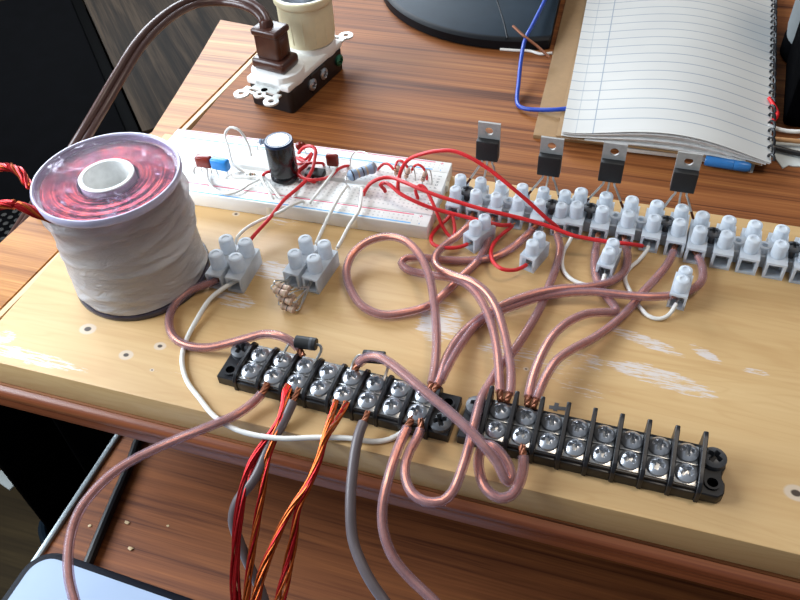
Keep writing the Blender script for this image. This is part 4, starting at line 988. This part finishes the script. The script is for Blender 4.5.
b = bm_new(); prof = [(16.2, 11), (16.2, 12)] + [(16.1-.8*(i % 2), 13+i*1.8) for i in range(8)] + [(16.1, 29), (15.4, 29), (14.8, 12), (0, 11.5)]
lathe(b, prof, 40); part('screw_shell', b, 'nickel', ls, 'metal screw thread inside')

# ------------------------------------------------------------------ round monitor base, loose wires
def trim(b):
    # the right side of the base is straight, beside the hardboard
    for v in b.verts: v.co.x = min(v.co.x, 212-.062*(v.co.y+459.5-249)-160-2.5)
mb = thing('monitor_base', 'blue-black round monitor base at the top edge of the desk', 'monitor stand', (160, 459.5, DT))
b = bm_new(); lathe(b, [(0, 0), (108, 0), (109.5, 1), (109.5, 7), (108, 8.5), (106, 9)], 128); trim(b); part('rim', b, 'base_rim', mb)
b = bm_new(); lathe(b, [(106.4, 8.8), (105, 9.4), (70, 13), (30, 15), (0, 15.4)], 128); trim(b); part('top_plate', b, 'base_plastic', mb)
ctr = Vector((160, 459.5, DT))
def on_plate(x, y):
    z = DT+10
    for _ in range(4): q = at(x, y, z); z = DT+9.4+max(0, (105-(q-ctr).xy.length))*3.6/35
    return at(x, y, z)-ctr
b = bm_new(); sweep(b, spline([on_plate(507, 38), on_plate(503, 20), on_plate(497, 1), on_plate(492, -16)], 4), .55, 8); part('seam', b, 'base_rim', mb)
b = bm_new(); cyl(b, (0, 40, 14), 24, 120, 32, 20); part('neck', b, 'base_rim', mb)
wire('blue_wire', 'blue wire bent down beside the cardboard and monitor base', 'wire', [(556, -22, 2), (545, 0, 1), (533, 24, 0), (525, 40, -1), (521, 60, -5), (518.5, 84, -11), (517, 100, -14), (519, 106, -14), (525, 108.6, -13.5), (540, 109.8, -12), (556, 109.6, -10), (572, 108, -9)], 1.35, 'blue_pvc', None, None, (0, 0))
wire('copper_stub', 'short bare copper wire leaning across the blue wire by the monitor base', 'wire', [(513, 26, 4), (524, 36, 1), (537, 46, -4), (549, 57, -9)], .95, 'copper_dull', None, None, (0, 0))
wire('white_offcut', 'short white wire offcut lying against the front of the monitor base', 'wire', [(500, 49.3, DT+1), (515, 50.3, DT+1.1), (530, 51, DT+1.2), (541, 54, DT+1.1), (552, 53, DT+1)], 1.0, 'white_pvc', None, None, (0, 0))

# ------------------------------------------------------------------ hardboard, notebook and what lies under it
c0, c1 = at(533, 136, DT+2), at(566, 0, DT+2)
ca = math.atan2(c1.y-c0.y, c1.x-c0.x)
cbd = thing('hardboard_sheet', 'brown hardboard sheet lying under the notebook with its left strip showing', 'board', (c0.x, c0.y, DT), ca-PI/2)
b = bm_new(); box(b, 0, 112, .5, 225, 0, 2.6, .3); part('sheet', b, 'cardboard', cbd)
d0, d1 = at(556, 136, DT+5.2), at(589, 0, DT+5.2)
da = math.atan2(d1.y-d0.y, d1.x-d0.x)
clip = thing('clipboard', 'second brown board with metal front edge directly beneath the notebook', 'board', (d0.x, d0.y, DT+2.7), da-PI/2)
b = bm_new(); box(b, 0, 96, .5, 222, 0, 2.6, .3); part('sheet', b, 'cardboard', clip)
b = bm_new(); box(b, 40, 100, -2.4, -.2, -1.5, 1.1, .3); part('metal_edge', b, 'zinc', clip, 'thin grey metal strip')
# notebook
nbx = at(564, 132.5, -7)
nb = thing('notebook', 'open spiral notebook with ruled white pages curling toward its right spiral', 'notebook', (nbx.x, nbx.y, DT+5.4), 0)
NB0 = Vector((nbx.x, nbx.y, DT+5.4))
NY = 230
def page_pt(u, v, dz=0, k=1.0):
    """u 0..1 across, v 0..1 away; the page bulges toward the right half"""
    left = Vector((-1.5, 0, 0)).lerp(Vector((-14, NY, 0)), v)
    right = Vector((115.5, -1.0, 0)).lerp(Vector((120, NY, 0)), v)
    p = left.lerp(right, u)
    z = 4.6+9.5*math.sin(PI*min(1, max(0, (u-.05)/.95)))**1.3*(.75+.25*u) - 2.2*u**4
    p.z = 4.2*(1-k)*0 + z*k + dz
    return p
def page_mat():
    t = NT('ruled_paper'); tc = t.n('ShaderNodeTexCoord'); sep = t.n('ShaderNodeSeparateXYZ'); t.l(tc.outputs['UV'], sep.inputs[0])
    U, V = sep.outputs[0], sep.outputs[1]
    fr = t.math('FRACT', t.math('DIVIDE', t.math('SUBTRACT', t.math('MULTIPLY', V, NY), 4.0), 11.0))
    ln = t.math('LESS_THAN', t.math('ABSOLUTE', t.math('SUBTRACT', fr, .95)), .040)
    ok = t.math('GREATER_THAN', V, 10/NY)
    ln = t.math('MULTIPLY', ln, ok)
    m1 = t.math('LESS_THAN', t.math('ABSOLUTE', t.math('SUBTRACT', U, .155)), .0028)
    m2 = t.math('MULTIPLY', t.math('LESS_THAN', t.math('ABSOLUTE', t.math('SUBTRACT', U, .07)), .002), .6)
    v = t.mm(); nz = t.noise(v, .02, 3)
    c = t.ramp(nz, [(.3, lin('#bcbab6')), (.7, lin('#c4c2bd'))])
    c = t.mixc(t.math('MULTIPLY', t.math('MAXIMUM', t.math('MAXIMUM', ln, m1), m2), .72), c, lin('#6f7f90'))
    return t.end(t.bsdf(c, .75))
M['page'] = page_mat()
def sheet_bm(dz, k=1.0, nu=40, nv=24, u1=1.0, thick=0, shrink=0):
    b = bmesh.new(); uvl = b.loops.layers.uv.new('UV'); g = []
    for j in range(nv+1):
        row = []
        for i in range(nu+1):
            p = page_pt(u1*i/nu, shrink+(1-shrink)*j/nv, dz, k); row.append(b.verts.new(p))
        g.append(row)
    for j in range(nv):
        for i in range(nu):
            f = b.faces.new((g[j][i], g[j][i+1], g[j+1][i+1], g[j+1][i]))
            for lp, (a, c) in zip(f.loops, ((i, j), (i+1, j), (i+1, j+1), (i, j+1))): lp[uvl].uv = (u1*a/nu, c/nv)
    if thick:
        r = bmesh.ops.extrude_face_region(b, geom=b.faces[:])
        bmesh.ops.translate(b, vec=(0, 0, -thick), verts=[v for v in r['geom'] if isinstance(v, bmesh.types.BMVert)])
        bmesh.ops.recalc_face_normals(b, faces=b.faces)
    return b
part('top_page', sheet_bm(0, 1, thick=.25), 'page', nb, 'ruled white page')
for i, (dz, k, u1) in enumerate(((-.45, .9, .995), (-.6, .8, .99), (-.7, .7, .985), (-.7, .6, .98), (-.75, .5, .975), (-.8, .4, .97), (-.8, .3, .965), (-.8, .2, .96))):
    part('page', sheet_bm(dz, k, 30, 4, u1, .35, .004*(i % 3)), 'page_edges', nb)
b = bm_new()
bb = bmesh.new(); q = [page_pt(0, 0), page_pt(.96, 0), page_pt(.96, 1), page_pt(0, 1)]
for p in q: p.z = 0
f = bb.faces.new([bb.verts.new(p) for p in q]); r = bmesh.ops.extrude_face_region(bb, geom=[f]); bmesh.ops.translate(bb, vec=(0, 0, .9), verts=[v for v in r['geom'] if isinstance(v, bmesh.types.BMVert)])
bmesh.ops.recalc_face_normals(bb, faces=bb.faces); join(b, bb); part('back_cover', b, 'cardboard', nb)
b = bm_new(); P = []
N = 27
for i in range(N*12+1):
    v = i/(N*12); c = page_pt(1, v); a = 2*PI*i/12
    P.append(Vector((c.x-.2+1.5*math.cos(a), c.y+1, 3.4+2.4*math.sin(a))))
sweep(b, P, .8, 6); part('spiral_binding', b, 'black_plastic', nb, 'black spiral coil')
# flat blue pen / ruler end and white sheet under the notebook
q0_, q1_ = at(706, 160, DT+1.5), at(753, 171, DT+1.5)
a_ = math.atan2(q1_.y-q0_.y, q1_.x-q0_.x)
solo('paper_sheet', box(bm_new(), -8, (q1_-q0_).length, 0, 60, 0, .8), 'paper', 'white paper sheet peeking out under the blue pen below the notebook', 'paper', (q0_.x, q0_.y, DT), a_)
q0_, q1_ = at(706, 157, -9), at(752, 164.5, -9)
a_ = math.atan2(q1_.y-q0_.y, q1_.x-q0_.x)
pn = thing('blue_pen', 'thick blue marker pen tucked under the front edge of the notebook', 'pen', (q0_.x, q0_.y-.8, DT+.9), a_)
L = (q1_-q0_).length
MX_ = Matrix.Translation((0, 3, 3)) @ Matrix.Rotation(PI/2, 4, 'Y')
b = bm_new(); lathe(b, [(0, 0), (2.6, 0), (3, .8), (3, L*.62), (0, L*.62)], 20, MX_); part('barrel', b, 'blue_cover', pn)
b = bm_new(); lathe(b, [(0, L*.62), (2.7, L*.62), (2.9, L*.64), (2.9, L-2), (2.2, L), (0, L)], 20, MX_); part('cap', b, 'blue_cover', pn)

# ------------------------------------------------------------------ clutter right of the notebook
pts = [(770, 150), (783, 167.5), (789, 164.5), (793, 165.5), (806, 166), (812, 150), (800, 138), (772, 140)]
b = bm_new(); P = [at(x, y, DT+1) for x, y in pts]; o0 = P[0].copy(); prism(b, [(p.x-o0.x, p.y-o0.y) for p in P], 0, .7)
solo('torn_paper', b, 'paper', 'pale torn paper scrap lying right of the notebook spiral', 'paper', (o0.x, o0.y, DT))
wire('black_cable', 'short black cable lying across the torn paper right of the notebook', 'cable', [(768, 146, DT+3.4), (780, 149, DT+3), (792, 152, DT+2.8), (810, 156, DT+2.8)], 1.5, 'black_pvc', None, None, (0, 0))
wire('tan_wire', 'tan wire running right from the notebook spiral above the black cable', 'wire', [(768, 138.5, DT+5), (785, 140, DT+5), (800, 141.5, DT+4.5), (815, 143, DT+4)], 1.4, 'tan_pvc', None, None, (0, 0))
wire('white_cable', 'white wire curving right from behind the notebook spiral', 'wire', [(768, 125, DT+8), (776, 128.5, DT+7), (787, 131, DT+6), (800, 131.5, DT+6), (815, 130, DT+6)], 1.2, 'white_pvc', None, None, (0, 0))
wire('red_wire', 'red wire kinked beside the notebook spiral near the black box', 'wire', [(769, 98, DT+10), (774, 106, DT+9), (777.5, 113, DT+8), (775, 119, DT+8), (770, 123, DT+8)], 1.2, 'red_pvc', None, None, (0, 0))
q = at(776, 126, DT)
bx_ = thing('black_box', 'low black box standing behind the wires right of the notebook', 'box', (q.x+3, q.y, DT), -.05)
b = bm_new(); box(b, 0, 150, 0, 85, 0, 34, 3); part('case', b, 'black_matte', bx_)
b = bm_new(); box(b, 8, 142, 8, 77, 33.5, 35, 1); part('lid', b, 'black_plastic', bx_)
q = at(776, 62, DT)
cn = thing('grey_canister', 'dark grey round canister standing behind the black box at the right edge', 'canister', (q.x+34, q.y+12, DT))
b = bm_new(); lathe(b, [(0, 0), (30, 0), (32, 2), (32, 12), (31, 14), (0, 14)], 48); part('base', b, 'black_matte', cn, 'black base')
b = bm_new(); lathe(b, [(0, 14), (31, 14), (32, 20), (32, 150), (29, 160), (0, 162)], 48); part('body', b, 'grey_fabric', cn)

# ------------------------------------------------------------------ light, sky, camera
sc = bpy.context.scene
def area(name, loc, target, sx, sy, power, col):
    ld = bpy.data.lights.new(name, 'AREA'); ld.shape = 'RECTANGLE'; ld.size = sx; ld.size_y = sy; ld.energy = power; ld.color = col
    o = bpy.data.objects.new(name, ld); C.objects.link(o); o.location = world(loc)
    d = Vector(target)-Vector(loc); o.rotation_euler = d.to_track_quat('-Z', 'Y').to_euler(); return o
area('window_daylight', (-640, 1060, 590), (60, 110, 0), .95, .40, 24, (.82, .91, 1))
area('side_window', (-560, -90, 400), (60, 50, 0), .5, .5, 13, (.80, .90, 1))
area('ceiling_lamp', (640, 330, 1400), (200, 100, 0), .3, .3, 5.5, (1, .86, .70))
w = bpy.data.worlds.new('room_light'); sc.world = w; w.use_nodes = True
bg = w.node_tree.nodes['Background']; bg.inputs[1].default_value = 1
wt = w.node_tree; tcw = wt.nodes.new('ShaderNodeTexCoord'); sw = wt.nodes.new('ShaderNodeSeparateXYZ'); rw = wt.nodes.new('ShaderNodeValToRGB')
wt.links.new(tcw.outputs['Generated'], sw.inputs[0]); wt.links.new(sw.outputs[2], rw.inputs[0]); wt.links.new(rw.outputs[0], bg.inputs[0])
rw.color_ramp.elements[0].position = 0; rw.color_ramp.elements[0].color = (.10, .095, .09, 1)
rw.color_ramp.elements[1].position = .75; rw.color_ramp.elements[1].color = (.27, .30, .34, 1)
cam = bpy.data.cameras.new('camera'); co = bpy.data.objects.new('camera', cam); C.objects.link(co)
cam.sensor_fit = 'HORIZONTAL'; cam.sensor_width = 36; cam.lens = 36*FPX/800; cam.clip_start = .01; cam.clip_end = 50
m = Matrix((AR, AU, -AF)).transposed().to_4x4(); m.translation = world(CAM); co.matrix_world = m
sc.camera = co
sc.view_settings.view_transform = 'Standard'; sc.view_settings.look = 'None'; sc.view_settings.gamma = 1; sc.view_settings.exposure = 0
sc.view_settings.use_curve_mapping = False
sc.cycles.use_denoising = True; sc.cycles.transparent_max_bounces = 24; sc.cycles.max_bounces = 8
